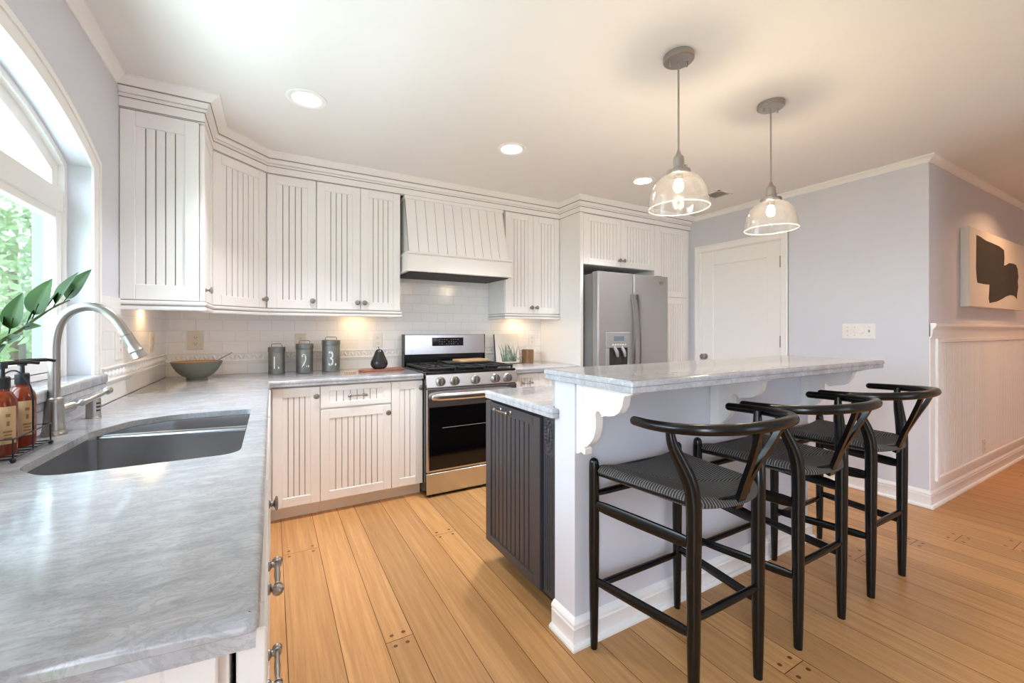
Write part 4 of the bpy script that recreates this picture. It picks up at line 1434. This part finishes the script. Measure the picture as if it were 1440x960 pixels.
cb0 = corbel(1.040, 'white scroll corbel at the post end of the bar, above the first stool')
copy_tree(cb0, (1.865, 1.31, .75), 'white scroll corbel under the middle of the marble bar')
copy_tree(cb0, (2.70, 1.31, .75), 'white scroll corbel at the far end of the bar near the switch wall')

# ------------------------------------------------------------------ stools
def make_stool(label):
    t = thing('bar_stool', label, 'stool', (0, 0, 0), 'black wishbone stools at the bar')
    for s in (-1, 1):
        mb = MB()
        mb.tube([(s * .24, .197, 0), (s * .24, .197, .02), (s * .24, .197, .2), (s * .24, .197, .45), (s * .24, .197, .70), (s * .24, .197, .722)], [.0125, .0142, .0180, .0202, .0195, .0182], 16, cap_round=True)
        for i, v in enumerate(mb.v):
            if v.z < 0: v.z = 0
        mb.build('front_leg', BLACKWOOD, t)
    for s in (-1, 1):
        mb = MB()
        mb.tube([(s * .175, -.20, .0), (s * .175, -.20, .02), (s * .175, -.20, .25), (s * .175, -.20, .5), (s * .176, -.20, .68), (s * .186, -.193, .76), (s * .212, -.176, .83), (s * .232, -.165, .88), (s * .240, -.160, .935)], [.0135, .0155, .0205, .0228, .0235, .0232, .0205, .0168, .0125], 16, smooth=4)
        mb.build('rear_leg', BLACKWOOD, t)
    # bentwood arm and back rail
    mb = MB()
    arc = [(-.262, -.035), (-.270, -.11), (-.258, -.198), (-.213, -.280), (-.130, -.338), (0, -.358), (.130, -.338), (.213, -.280), (.258, -.198), (.270, -.11), (.262, -.035)]
    zz = [.930, .932, .936, .942, .948, .950, .948, .942, .936, .932, .930]
    rr = [.0155, .0165, .017, .0175, .018, .018, .018, .0175, .017, .0165, .0155]
    mb.tube([(x, y, z) for (x, y), z in zip(arc, zz)], rr, 16, smooth=5, cap_round=True)
    mb.build('arm_rail', BLACKWOOD, t)
    # wishbone splat
    mb = MB()
    for s in (-1, 1):
        mb.bar([(s * .008, -.232, .655), (s * .009, -.248, .70), (s * .012, -.268, .76), (s * .026, -.298, .83), (s * .046, -.326, .895), (s * .058, -.344, .942)], [.024, .024, .023, .021, .021, .023], .015, (1, 0, 0))
    mb.build('wishbone_splat', BLACKWOOD, t)
    # stretchers
    def rung(p, q, r, nm, fl=(1, 1)):
        mb = MB()
        p, q = Vector(p), Vector(q)
        mb.tube([p, p.lerp(q, .12), p.lerp(q, .5), p.lerp(q, .88), q], [r * .75, r * .95, r, r * .95, r * .75], 12, flat=fl)
        mb.build(nm, BLACKWOOD, t)
    for s in (-1, 1):
        rung((s * .24, .19, .56), (s * .175, -.195, .56), .019, 'side_stretcher', (.6, 1.25))
        rung((s * .24, .19, .267), (s * .175, -.195, .275), .016, 'side_stretcher', (.7, 1.2))
    rung((-.235, .197, .24), (.235, .197, .24), .0135, 'front_stretcher')
    rung((-.235, .197, .60), (.235, .197, .60), .0135, 'front_stretcher')
    rung((-.172, -.20, .325), (.172, -.20, .325), .0135, 'rear_stretcher')
    # woven seat
    mb = MB()
    n = 64
    def rim(s, tt):
        v = (tt + 1) / 2
        hw = .178 + (.243 - .178) * v
        yr = -.192 - .062 * (1 - abs(s) ** 2.4)
        yf = .212
        return s * hw, yr + (yf - yr) * v
    top, bot = [], []
    for j in range(n + 1):
        for i in range(n + 1):
            s, tt = -1 + 2 * i / n, -1 + 2 * j / n
            x, y = rim(s, tt)
            e = max(abs(s), abs(tt))
            roll = .024 * max(0, (e - .84) / .16) ** 2.4
            dip = .030 * (1 - s * s) * (1 - .5 * tt * tt)
            fs_ = .006 * abs(s) ** 2 - .0045 * math.exp(-((abs(s) - abs(tt)) / .035) ** 2) * (1 if e < .93 else 0)
            top.append((x, y, .712 - dip - roll + fs_))
            bot.append((x * (1 - .012), y, .664 + .010 * max(0, (e - .84) / .16) ** 2))
    V = top + bot
    F, Ms = [], []
    q = n + 1
    for j in range(n):
        for i in range(n):
            s, tt = -1 + 2 * (i + .5) / n, -1 + 2 * (j + .5) / n
            mi = 0 if abs(tt) > abs(s) else 1
            F.append([j * q + i, j * q + i + 1, (j + 1) * q + i + 1, (j + 1) * q + i]); Ms.append(mi)
            F.append([q * q + j * q + i, q * q + (j + 1) * q + i, q * q + (j + 1) * q + i + 1, q * q + j * q + i + 1]); Ms.append(mi)
    for i in range(n):
        for a, b, mi in ((i, i + 1, 0), (n * q + i + 1, n * q + i, 0), ((i + 1) * q, i * q, 1), (i * q + n, (i + 1) * q + n, 1)):
            F.append([a, b, q * q + b, q * q + a]); Ms.append(mi)
    mb.add(V, F, Ms)
    mb.build('woven_seat', [CORDX, CORDY], t, sharp=60)
    mb = MB()
    for s in (-1, 1):
        mb.tube([(s * .228, .190, .684), (s * .165, -.192, .684)], .013, 12)
    mb.tube([(-.235, .192, .684), (.235, .192, .684)], .013, 12)
    mb.tube([(-.17, -.185, .684), (-.1, -.216, .684), (0, -.230, .684), (.1, -.216, .684), (.17, -.185, .684)], .013, 12, smooth=3)
    mb.build('seat_rails', BLACKWOOD, t)
    return t
st = make_stool('black wishbone bar stool with woven cord seat, at the post end of the bar')
copy_tree(st, (1.954, 1.073, 0), 'black wishbone bar stool with woven cord seat, the middle of the three')
copy_tree(st, (2.588, 1.073, 0), 'black wishbone bar stool with woven cord seat, the one by the switch wall')
st.location = (1.330, 1.070, 0)

# ------------------------------------------------------------------ pendants and ceiling fittings
def pendant(label):
    t = thing('pendant_light', label, 'pendant light', (0, 0, 0), 'glass dome pendants over the bar')
    zb = 1.776
    mb = MB(); mb.lathe([(0, ZC), (.063, ZC), (.065, ZC - .003), (.065, ZC - .022), (.060, ZC - .026), (0, ZC - .026)], (0, 0, 0), 36)
    cn = mb.build('canopy', NICKEL, t)
    for s in (-1, 1):
        mb = MB(); mb.lathe([(.0045, ZC - .046), (.0045, ZC - .026)], (s * .032, s * -.018, 0), 10); mb.ball((s * .032, s * -.018, ZC - .046), .005, 8); mb.build('canopy_screw', NICKEL, cn)
    mb = MB(); mb.tube([(0, 0, 2.02), (0, 0, ZC - .02)], .0042, 10); mb.build('stem', NICKEL, t)
    mb = MB(); mb.lathe([(.006, 2.03), (.012, 2.012), (.022, 2.0), (.0235, 1.985), (.0235, 1.955), (.030, 1.95), (.030, 1.944), (.050, 1.94), (.052, 1.93), (.050, 1.922), (.02, 1.92), (.018, 1.90), (.012, 1.90)], (0, 0, 0), 28)
    sk_ = mb.build('socket', NICKEL, t)
    mb = MB(); mb.tube([(.020, 0, 1.972), (.044, 0, 1.972)], .004, 8); mb.ball((.048, 0, 1.972), .008, 8); mb.build('turn_key', NICKEL, sk_)
    mb = MB()
    outer = [(.035, 1.926), (.056, 1.922), (.079, 1.908), (.100, 1.884), (.115, 1.852), (.1235, 1.815), (.1268, 1.776)]
    inner = [(r - .003, z - .002) for r, z in outer][::-1]
    inner[0] = (outer[-1][0] - .003, 1.7765)
    mb.shell(outer + inner, (0, 0, 0), 56)
    gs = mb.build('glass_shade', SHADEGLASS, t, sharp=60)
    mb = MB(); mb.tube([(.1262 * math.cos(2 * PI * k / 56), .1262 * math.sin(2 * PI * k / 56), 1.7755) for k in range(56)], .0024, 8, closed=True)
    mb.build('shade_rim', RIMGLASS, gs)  # milky bead stands in for the highlight along the glass edge
    mb = MB(); mb.lathe([(.0, 1.846), (.010, 1.848), (.018, 1.856), (.021, 1.868), (.019, 1.882), (.014, 1.896), (.013, 1.905)], (0, 0, 0), 20)
    mb.build('bulb', BULB, t)
    return t
p1 = pendant('glass dome pendant light over the post end of the bar')
p2 = copy_tree(p1, (2.327, 1.277, 0), 'glass dome pendant light over the middle of the bar, nearer the white door')
p1.location = (1.565, 1.256, 0)
for (x, y) in ((1.565, 1.256), (2.327, 1.277)):
    d = bpy.data.lights.new('pendant_bulb_light', 'POINT'); d.energy = 5; d.color = (1.0, .78, .52); d.shadow_soft_size = .03
    o = bpy.data.objects.new('pendant_bulb_light', d); COL.objects.link(o); o.location = (x, y, 1.83)

def can_light(x, y, label, power=4.2):
    t = thing('recessed_light', label, 'recessed light', (x, y, ZC), 'round recessed ceiling lights')
    mb = MB(); mb.shell([(.098, -.0005), (.096, -.004), (.075, -.006), (.068, -.003), (.066, -.0005)], (x, y, ZC), 40); mb.build('trim_ring', TRIM, t)
    mb = MB(); mb.lathe([(0, -.0035), (.0665, -.0035), (.0665, -.0005), (0, -.0005)], (x, y, ZC), 36); mb.build('lens', CANLENS, t)
    area_light('recessed_lamp', (x, y, ZC - .012), (0, 0, 0), .12, .12, power, (.97, .95, 1.0), 'DISK', math.radians(100))
can_light(.159, 2.459, 'lit recessed ceiling light above the sink counter corner')
can_light(1.40, 2.46, 'lit recessed ceiling light in front of the range hood')
can_light(2.626, 2.454, 'lit recessed ceiling light in front of the fridge')
for (x, y, p) in ((5.25, .55, 4.6), (6.9, .3, 3)):
    area_light('hall_recessed_lamp', (x, y, ZC - .012), (0, 0, 0), .12, .12, p, (1.0, .56, .29), 'DISK', math.radians(140))
t = thing('ceiling_vent', 'small brown louvred air vent in the ceiling near the fridge', 'vent', (3.46, 2.37, ZC))
mb = MB()
vx0, vx1, vy0, vy1 = 3.37, 3.56, 2.28, 2.46
for a, b, c, d in ((vx0, vx1, vy0, vy0 + .02), (vx0, vx1, vy1 - .02, vy1), (vx0, vx0 + .02, vy0, vy1), (vx1 - .02, vx1, vy0, vy1)):
    mb.box(a, b, c, d, ZC - .006, ZC, .001)
mb.build('frame', CEIL, t)
mb = MB()
for k in range(9):
    y = vy0 + .024 + k * .0165
    mb.add([(vx0 + .02, y, ZC - .005), (vx1 - .02, y, ZC - .005), (vx1 - .02, y + .011, ZC - .001), (vx0 + .02, y + .011, ZC - .001), (vx0 + .02, y, ZC - .004), (vx1 - .02, y, ZC - .004), (vx1 - .02, y + .011, ZC), (vx0 + .02, y + .011, ZC)], [(0, 1, 2, 3), (7, 6, 5, 4), (0, 4, 5, 1), (2, 6, 7, 3), (0, 3, 7, 4), (1, 5, 6, 2)])
mb.build('louvres', VENTM, t)

# under cabinet puck lamps
for (x, y, lab, pw) in ((-.57, 3.05, 'small warm puck light under the cabinet beside the window', .3), (.60, 3.56, 'small warm puck light under the two door cabinet by the hood', .32), (2.12, 3.56, 'small warm puck light under the cabinet next to the fridge', .34)):
    t = thing('puck_light', lab, 'puck light', (x, y, ZU0), 'under cabinet puck lights')
    mb = MB(); mb.lathe([(.034, -.014), (.036, -.010), (.036, -.0005), (0, -.0005)], (x, y, ZU0), 24); mb.build('housing', WHITEPL, t)
    mb = MB(); mb.lathe([(0, -.0165), (.028, -.0165), (.028, -.0142), (0, -.0142)], (x, y, ZU0), 24); mb.build('lens', PUCKLENS, t)
    area_light('puck_lamp', (x, y, ZU0 - .02), (0, 0, 0), .10, .10, pw, (1.0, .60, .24), 'DISK', PI)

# ------------------------------------------------------------------ things on the worktops
# bowl and spoon
bx, by = -.42, 3.385
t = thing('serving_bowl', 'wide grey stoneware bowl with amber inside in the counter corner', 'bowl', (bx, by, TOP))
mb = MB()
mb.lathe([(0, 0), (.056, 0), (.059, .004), (.055, .016), (.082, .030), (.110, .060), (.130, .096), (.1385, .118), (.1355, .119), (.1290, .100), (.1095, .066), (.080, .037), (.04, .0265), (0, .0245)], (bx, by, TOP), 48)
mb.build('bowl_shell', CERAMIC, t)
mb = MB(); mb.shell([(.1335, .1175), (.1275, .1000), (.1080, .0665), (.079, .0380), (.04, .0275), (.0004, .0255), (.0004, .0270), (.04, .0290), (.078, .0395), (.1065, .0680), (.1260, .1010), (.1320, .1178)], (bx, by, TOP), 48)
mb.build('lining', BOWLIN, t)  # inside of the bowl coloured amber
t = thing('serving_spoon', 'grey spoon resting in the stoneware bowl with its handle sticking out', 'spoon', (bx + .05, by - .03, TOP + .05))
mb = MB()
mb.bar([(bx + .02, by - .02, TOP + .063), (bx + .08, by - .04, TOP + .094), (bx + .13, by - .055, TOP + .134), (bx + .18, by - .072, TOP + .165), (bx + .195, by - .077, TOP + .174)], [.012, .012, .015, .019, .014], .006, (.3, 1, 0)); mb.build('handle', GREYPL, t)
mb = MB(); mb.ball((bx - .005, by - .012, TOP + .052), (.036, .026, .010), 16); mb.build('spoon_head', GREYPL, t)

# numbered canisters
def canister(x, y, r, h, num, label):
    t = thing('canister', label, 'canister', (x, y, TOP), 'galvanised numbered canisters')
    mb = MB()
    mb.lathe([(0, 0), (r - .001, 0), (r + .0015, .002), (r + .0015, .006), (r, .008), (r, h - .04), (r - .001, h - .038), (0, h - .038)], (x, y, TOP), 44)
    mb.build('body', GALV, t)
    mb = MB(); mb.lathe([(r + .001, h - .037), (r + .0025, h - .036), (r + .0025, h - .003), (r, h), (r - .008, h - .002), (0, h - .002)], (x, y, TOP), 44)
    ld = mb.build('lid', GALV, t)
    mb = MB()
    w = r * .62
    mb.tube([(x - w, y, TOP + h - .003), (x - w, y, TOP + h + .016), (x - w + .007, y, TOP + h + .023), (x + w - .007, y, TOP + h + .023), (x + w, y, TOP + h + .016), (x + w, y, TOP + h - .003)], .0028, 8)
    mb.build('handle', PEWTER, ld)
    vs, fs = text_mesh(num, h * .66, .58, .0)
    a0 = math.atan2(-y, -x) + .12
    out = []
    zc = h * .20
    xm = sum(v[0] for v in vs) / len(vs)
    for vx, vy, vz in vs:
        a = a0 + (vx - xm) / r
        out.append((x + (r + .0008) * math.cos(a), y + (r + .0008) * math.sin(a), TOP + zc + vy))
    mb = MB(); mb.add(out, fs); mb.build('number_mark', NUMBER, t)
canister(.032, 3.565, .0545, .196, '1.', 'shortest galvanised canister, marked 1, beside the sink counter corner')
canister(.216, 3.545, .0585, .218, '2.', 'middle height galvanised canister marked 2')
canister(.402, 3.55, .0645, .243, '3.', 'tallest galvanised canister, marked 3, by the wooden board')

# board, beads and pear
t = thing('serving_board', 'reddish wooden serving board with a beaded cord under the dark pear', 'serving board', (.74, 3.39, TOP))
mb = MB()
bp = fillet([(.585, 3.318), (.90, 3.36), (.935, 3.385), (.93, 3.44), (.88, 3.465), (.60, 3.425), (.575, 3.385)], [.03, .03, .03, .03, .03, .03, .02], 4)
slab(mb, bp, [], TOP + .0005, TOP + .017, .005)
mb.build('board', REDWOOD, t)
mb = MB()
pts = [(.585, 3.36, TOP + .012), (.55, 3.345, TOP + .006), (.52, 3.335, TOP + .006), (.49, 3.33, TOP + .006), (.475, 3.345, TOP + .006), (.50, 3.36, TOP + .006), (.54, 3.36, TOP + .006)]
mb.tube(pts, .0015, 6, smooth=4)
for k, p in enumerate([(.548, 3.344), (.534, 3.339), (.520, 3.335), (.505, 3.331), (.49, 3.33), (.476, 3.344), (.49, 3.354), (.51, 3.361)]):
    mb.ball((p[0], p[1], TOP + .0078), .0072, 10)
mb.build('bead_cord', PALEWOOD, t)
t = thing('pear_ornament', 'glossy dark pear ornament standing on the reddish board', 'ornament', (.735, 3.40, TOP + .017))
mb = MB(); mb.lathe([(0, .001), (.040, 0), (.057, .013), (.066, .036), (.063, .058), (.051, .084), (.039, .112), (.031, .134), (.022, .148), (.009, .154), (0, .153)], (.735, 3.40, TOP + .017), 36)
mb.build('fruit', PEARMAT, t)
mb = MB(); mb.tube([(.735, 3.40, TOP + .166), (.733, 3.40, TOP + .178), (.728, 3.40, TOP + .190)], [.003, .0025, .0035], 8); mb.build('stem', PEARMAT, t)

# leaning canvas, easel and candle
t = thing('canvas_print', 'small white canvas print of green grasses leaning by the range', 'picture', (1.99, 3.55, TOP))
Mc = Matrix.Translation((1.985, 3.555, TOP + .001)) @ RZ(math.radians(-4)) @ Matrix.Rotation(math.radians(-9), 4, 'X')
mb = MB(); mb.M = Mc
mb.box(-.125, .125, 0, .004, 0, .285, .001); mb.box(-.125, .125, .0035, .032, 0, .285, .001, 1)
cv = mb.build('canvas', [CANVAS, DARKEDGE], t)
mb = MB(); mb.M = Mc
rg_ = random.Random(5)
for k in range(34):
    x0 = rg_.uniform(-.06, .085); h = rg_.uniform(.08, .19); dx = rg_.uniform(-.05, .045)
    w = rg_.uniform(.0022, .0045)
    p = [(x0 - w, -.0008, .012), (x0 + w, -.0008, .012), (x0 + dx * .4 + w, -.0008, .012 + h * .6), (x0 + dx, -.0008, .012 + h), (x0 + dx * .4 - w, -.0008, .012 + h * .6)]
    mb.add(p, [(0, 1, 2, 4), (4, 2, 3)])
mb.build('grass_drawing', GRASSINK, cv)
t = thing('picture_easel', 'small black scrolled wire easel in front of the grass canvas', 'easel', (2.03, 3.47, TOP))
mb = MB()
for s in (-1, 1):
    pts = []
    for k in range(15):
        a = k / 14 * 2.6 * PI
        r = .030 * (1 - k / 17)
        pts.append((2.05 + s * (.034 - r * math.cos(a)), 3.475, TOP + .037 + r * math.sin(a)))
    mb.tube(pts, .0022, 7)
mb.tube([(1.985, 3.475, TOP + .0025), (2.115, 3.475, TOP + .0025)], .0025, 7)
mb.build('scroll_front', BLACKPL, t)
for x in (1.99, 2.11):
    mb = MB(); mb.tube([(x, 3.475, TOP + .0028), (x, 3.535, TOP + .0028)], .0025, 7); mb.build('easel_foot', BLACKPL, t)
t = thing('candle_jar', 'brown glass candle jar on the short worktop beside the fridge panel', 'candle', (2.185, 3.52, TOP))
mb = MB(); mb.lathe([(0, 0), (.056, 0), (.059, .003), (.059, .126), (.057, .128), (.055, .126), (.055, .100), (0, .100)], (2.185, 3.52, TOP), 36); mb.build('jar', CANDLEG, t)
mb = MB(); mb.lathe([(.0545, .1005), (.0545, .106), (0, .105)], (2.185, 3.52, TOP), 30); mb.tube([(2.185, 3.52, TOP + .10), (2.186, 3.52, TOP + .118)], .0015, 6); mb.build('wax', IVORYPL, t)

# soap caddy and bottles
t = thing('soap_caddy', 'black wire caddy holding the amber soap bottles by the faucet', 'caddy', (-.58, 1.6, TOP))
mb = MB()
cx0, cx1, cy0, cy1 = -.622, -.546, 1.49, 1.690
def loop(z, r=.0022):
    mb.tube([(cx0, cy0, z), (cx1, cy0, z), (cx1, cy1, z), (cx0, cy1, z)], r, 7, closed=True)
loop(TOP + .010); loop(TOP + .058)
for k in range(7):
    y = cy0 + (cy1 - cy0) * k / 6
    mb.tube([(cx0, y, TOP + .010), (cx1, y, TOP + .010)], .0016, 6)
for y in (cy0, (cy0 + cy1) / 2, cy1):
    for x in (cx0, cx1): mb.tube([(x, y, TOP + .006), (x, y, TOP + .058)], .0018, 6)
mb.tube([(-.582, 1.592, TOP + .010), (-.582, 1.592, TOP + .19), (-.582, 1.600, TOP + .213), (-.582, 1.620, TOP + .222), (-.582, 1.650, TOP + .213), (-.582, 1.655, TOP + .19)][:0] or [(cx1, 1.590, TOP + .058), (cx1 - .002, 1.590, TOP + .16), (cx1 - .02, 1.590, TOP + .205), (-.582, 1.590, TOP + .218), (cx0 + .02, 1.590, TOP + .205), (cx0, 1.590, TOP + .16), (cx0, 1.590, TOP + .058)], .0022, 7, smooth=4)
mb.build('wire_basket', BLACKPL, t)
for x in (cx0, cx1):
    for y in (cy0, cy1):
        mb = MB(); mb.ball((x, y, TOP + .006), .006, 10); mb.build('ball_foot', BLACKPL, t)
def soap(x, y, label):
    t = thing('soap_bottle', label, 'soap bottle', (x, y, TOP + .0125), 'amber pump soap bottles')
    z = TOP + .0125
    mb = MB(); mb.lathe([(0, 0), (.023, 0), (.0260, .004), (.0260, .125), (.024, .140), (.018, .152), (.0125, .158), (.012, .172), (0, .172)], (x, y, z), 36); mb.build('bottle', AMBER, t)
    mb = MB(); mb.lathe([(.0138, .165), (.0140, .168), (.0140, .192), (.0115, .195), (.005, .196), (.0045, .214), (.009, .215), (.0095, .226), (.008, .230), (0, .230)], (x, y, z), 24)
    pm = mb.build('pump', BLACKPL, t)
    mb = MB(); mb.tube([(x - .012, y - .01, z + .2265), (x + .01, y + .012, z + .2275), (x + .036, y + .036, z + .2275), (x + .048, y + .048, z + .2235)], [.0055, .0055, .005, .004], 10); mb.build('nozzle', BLACKPL, pm)
    mb = MB()
    a0 = math.atan2(-y, -x) + .35
    vs, fs = [], []
    for k in range(13):
        a = a0 - .62 + 1.24 * k / 12
        vs += [(x + .0266 * math.cos(a), y + .0266 * math.sin(a), z + .030), (x + .0266 * math.cos(a), y + .0266 * math.sin(a), z + .122)]
    for k in range(12): fs.append([2 * k, 2 * k + 2, 2 * k + 3, 2 * k + 1])
    mb.add(vs, fs); lb = mb.build('label', LABELP, t)
    mb = MB()
    for zz, hw, hh in ((.100, .16, .004), (.080, .10, .006), (.060, .30, .0025), (.052, .24, .002), (.044, .28, .002)):
        v2 = []
        for k in range(5):
            a = a0 - hw + 2 * hw * k / 4
            v2 += [(x + .0269 * math.cos(a), y + .0269 * math.sin(a), z + zz - hh), (x + .0269 * math.cos(a), y + .0269 * math.sin(a), z + zz + hh)]
        mb.add(v2, [[2 * k, 2 * k + 2, 2 * k + 3, 2 * k + 1] for k in range(4)])
    mb.build('label_print', LABELINK, lb)
soap(-.584, 1.640, 'amber pump soap bottle standing next to the faucet base')
soap(-.582, 1.538, 'amber pump soap bottle in the caddy, the one farther from the faucet')

# leafy branch in a vase
t = thing('vase_plant', 'leafy green branch in a white vase leaning past the window', 'plant', (-.575, 1.36, TOP))
vx, vy = -.575, 1.365
mb = MB(); mb.lathe([(0, 0), (.038, 0), (.048, .02), (.052, .07), (.044, .12), (.026, .155), (.024, .175), (.028, .185), (.024, .184), (.02, .17), (0, .16)], (vx, vy, TOP), 32); mb.build('vase', VASEMAT, t)
stem = [Vector(p) for p in ((vx, vy, TOP + .10), (vx - .003, vy + .03, TOP + .20), (-.581, 1.455, 1.165), (-.571, 1.500, 1.208), (-.552, 1.535, 1.235), (-.535, 1.572, 1.267), (-.514, 1.617, 1.301), (-.500, 1.666, 1.322))]
mb = MB(); mb.tube(stem, [.0045, .0045, .0042, .004, .0036, .003, .0026, .0018], 8, smooth=4); mb.build('stem', STEMGREEN, t)
mb = MB()
def leaf(base, direc, normal, L, W, curl=.15):
    d = Vector(direc).normalized(); nn = Vector(normal); nn = (nn - d * nn.dot(d)).normalized(); s = d.cross(nn)
    nl, nw = 12, 4
    vs, fs = [], []
    for i in range(nl + 1):
        u = i / nl
        w = W * (math.sin(PI * min(1, u ** .72)) ** .85) * (1 - .25 * u) + .0008
        c = base + d * L * (u if u > 0 else 0) + nn * (-curl * L * u * u)
        for j in range(-nw, nw + 1):
            q = j / nw
            vs.append(c + s * w * q + nn * (.28 * w * abs(q)))
    k = 2 * nw + 1
    for i in range(nl):
        for j in range(2 * nw):
            fs.append([i * k + j, i * k + j + 1, (i + 1) * k + j + 1, (i + 1) * k + j])
    mb.add(vs, fs)
    mb.tube([base - d * .012, base, base + d * L * .3], .0014, 6)
FW = Vector((math.sin(.5182), math.cos(.5182), 0)); RT = Vector((math.cos(.5182), -math.sin(.5182), 0))
for b, tip, w, lean in (
    ((-.504, 1.657, 1.326), (-.450, 1.627, 1.410), .023, .25), ((-.514, 1.617, 1.308), (-.469, 1.591, 1.398), .0225, -.3),
    ((-.539, 1.573, 1.277), (-.506, 1.555, 1.373), .0305, .2), ((-.561, 1.517, 1.240), (-.541, 1.506, 1.330), .0235, .3),
    ((-.530, 1.612, 1.295), (-.500, 1.640, 1.375), .017, -.6), ((-.546, 1.545, 1.245), (-.506, 1.497, 1.249), .010, .9),
    ((-.560, 1.505, 1.212), (-.529, 1.464, 1.222), .012, .7), ((-.572, 1.470, 1.182), (-.546, 1.451, 1.203), .012, .5),
    ((-.546, 1.560, 1.258), (-.540, 1.600, 1.310), .012, -.7), ((-.573, 1.500, 1.212), (-.585, 1.542, 1.300), .021, -.4),
    ((-.578, 1.455, 1.170), (-.600, 1.440, 1.260), .024, .2), ((-.579, 1.440, 1.140), (-.540, 1.400, 1.200), .022, .4)):
    d = Vector(tip) - Vector(b)
    leaf(Vector(b), d, -FW + RT * lean + Vector((0, 0, .25)), d.length, w, .10)
mb.build('leaves', LEAFGREEN, t, sharp=180, recalc=False)

# ------------------------------------------------------------------ hall painting
t = thing('wall_painting', 'wide abstract canvas with a dark brush block on the hall wall', 'painting', (5.35, YH, 1.4))
PX0, PX1, PZ0, PZ1 = 4.60, 6.12, 1.415, 2.025
mb = MB(); mb.box(PX0, PX1, YH - .052, YH - .001, PZ0, PZ1, .004); cv = mb.build('canvas', CANVAS, t)
shape = [(4.765, 1.975), (4.86, 1.97), (5.0, 1.955), (5.2, 1.95), (5.36, 1.945), (5.50, 1.925), (5.515, 1.86), (5.50, 1.79), (5.56, 1.80), (5.66, 1.825), (5.78, 1.83), (5.88, 1.825), (5.93, 1.79), (5.955, 1.72), (5.93, 1.68), (5.95, 1.63), (5.92, 1.57), (5.90, 1.515), (5.86, 1.535), (5.79, 1.545), (5.70, 1.545), (5.58, 1.53), (5.44, 1.50), (5.30, 1.475), (5.20, 1.465), (5.10, 1.455), (5.075, 1.49), (5.09, 1.56), (5.095, 1.605), (4.95, 1.602), (4.79, 1.605), (4.77, 1.64), (4.755, 1.72), (4.76, 1.85)]
mb = MB(); mb.prism(shape, 'y', YH - .0535, YH - .0515)
mb.build('brush_block', BRUSH, cv)

# ------------------------------------------------------------------ outside the window
mb = MB(); mb.box(-40, XL - .21, -25, 45, -.62, -.55)
struct(mb.build('ground', LAWN))
def leafcloud(c, R, n, s, seed, mat, name, parent):
    r = random.Random(seed)
    mb = MB()
    for k in range(n):
        while True:
            p = Vector((r.uniform(-1, 1), r.uniform(-1, 1), r.uniform(-1, 1)))
            if .25 < p.length < 1: break
        p = Vector((c[0] + p.x * R[0], c[1] + p.y * R[1], c[2] + p.z * R[2]))
        a = Vector((r.gauss(0, 1), r.gauss(0, 1), r.gauss(0, 1))).normalized(); b = a.orthogonal().normalized()
        L = s * r.uniform(.6, 1.3)
        mb.add([p - a * L, p - b * L * .45, p + a * L, p + b * L * .45], [(0, 1, 2, 3)])
    return mb.build(name, mat, parent, recalc=False)
for (x, y, h, R, seed, lab) in ((-4.15, 11.2, 2.3, (1.15, 1.5, 2.0), 1, 'pale green street tree seen through the lower window pane'), (-7.4, 22.5, 2.2, (3.2, 2.4, 2.3), 2, 'farther pale tree behind the garden hedge outside the window')):
    t = thing('street_tree', lab, 'tree', (x, y, -.55), 'trees outside the window')
    mb = MB(); mb.tube([(x, y, -.55), (x + .1, y, .8), (x, y + .1, h)], [.14, .11, .05], 10, smooth=3); mb.build('trunk', BARK, t)
    leafcloud((x, y, h - .2), R, 1500, .12, seed, TREELEAF, 'foliage', t)
t = thing('garden_hedge', 'low clipped green hedge along the street outside the window', 'hedge', (-5.4, 15.0, -.55))
leafcloud((-5.4, 15.0, .25), (2.6, 1.2, .95), 3200, .09, 9, HEDGELEAF, 'foliage', t)
mb = MB(); mb.box(-7.2, -3.6, 14.8, 15.2, -.55, .2); mb.build('branches', BARK, t)
t = thing('porch_post', 'pale square porch post outside the window', 'post', (-2.5, 7.56, -.55))
mb = MB(); mb.box(-2.58, -2.42, 7.47, 7.66, -.55, 2.9, .01); mb.build('shaft', STUCCO, t)
mb = MB(); mb.box(-2.62, -2.38, 7.43, 7.70, -.55, -.35, .01); mb.build('plinth', STUCCO, t)
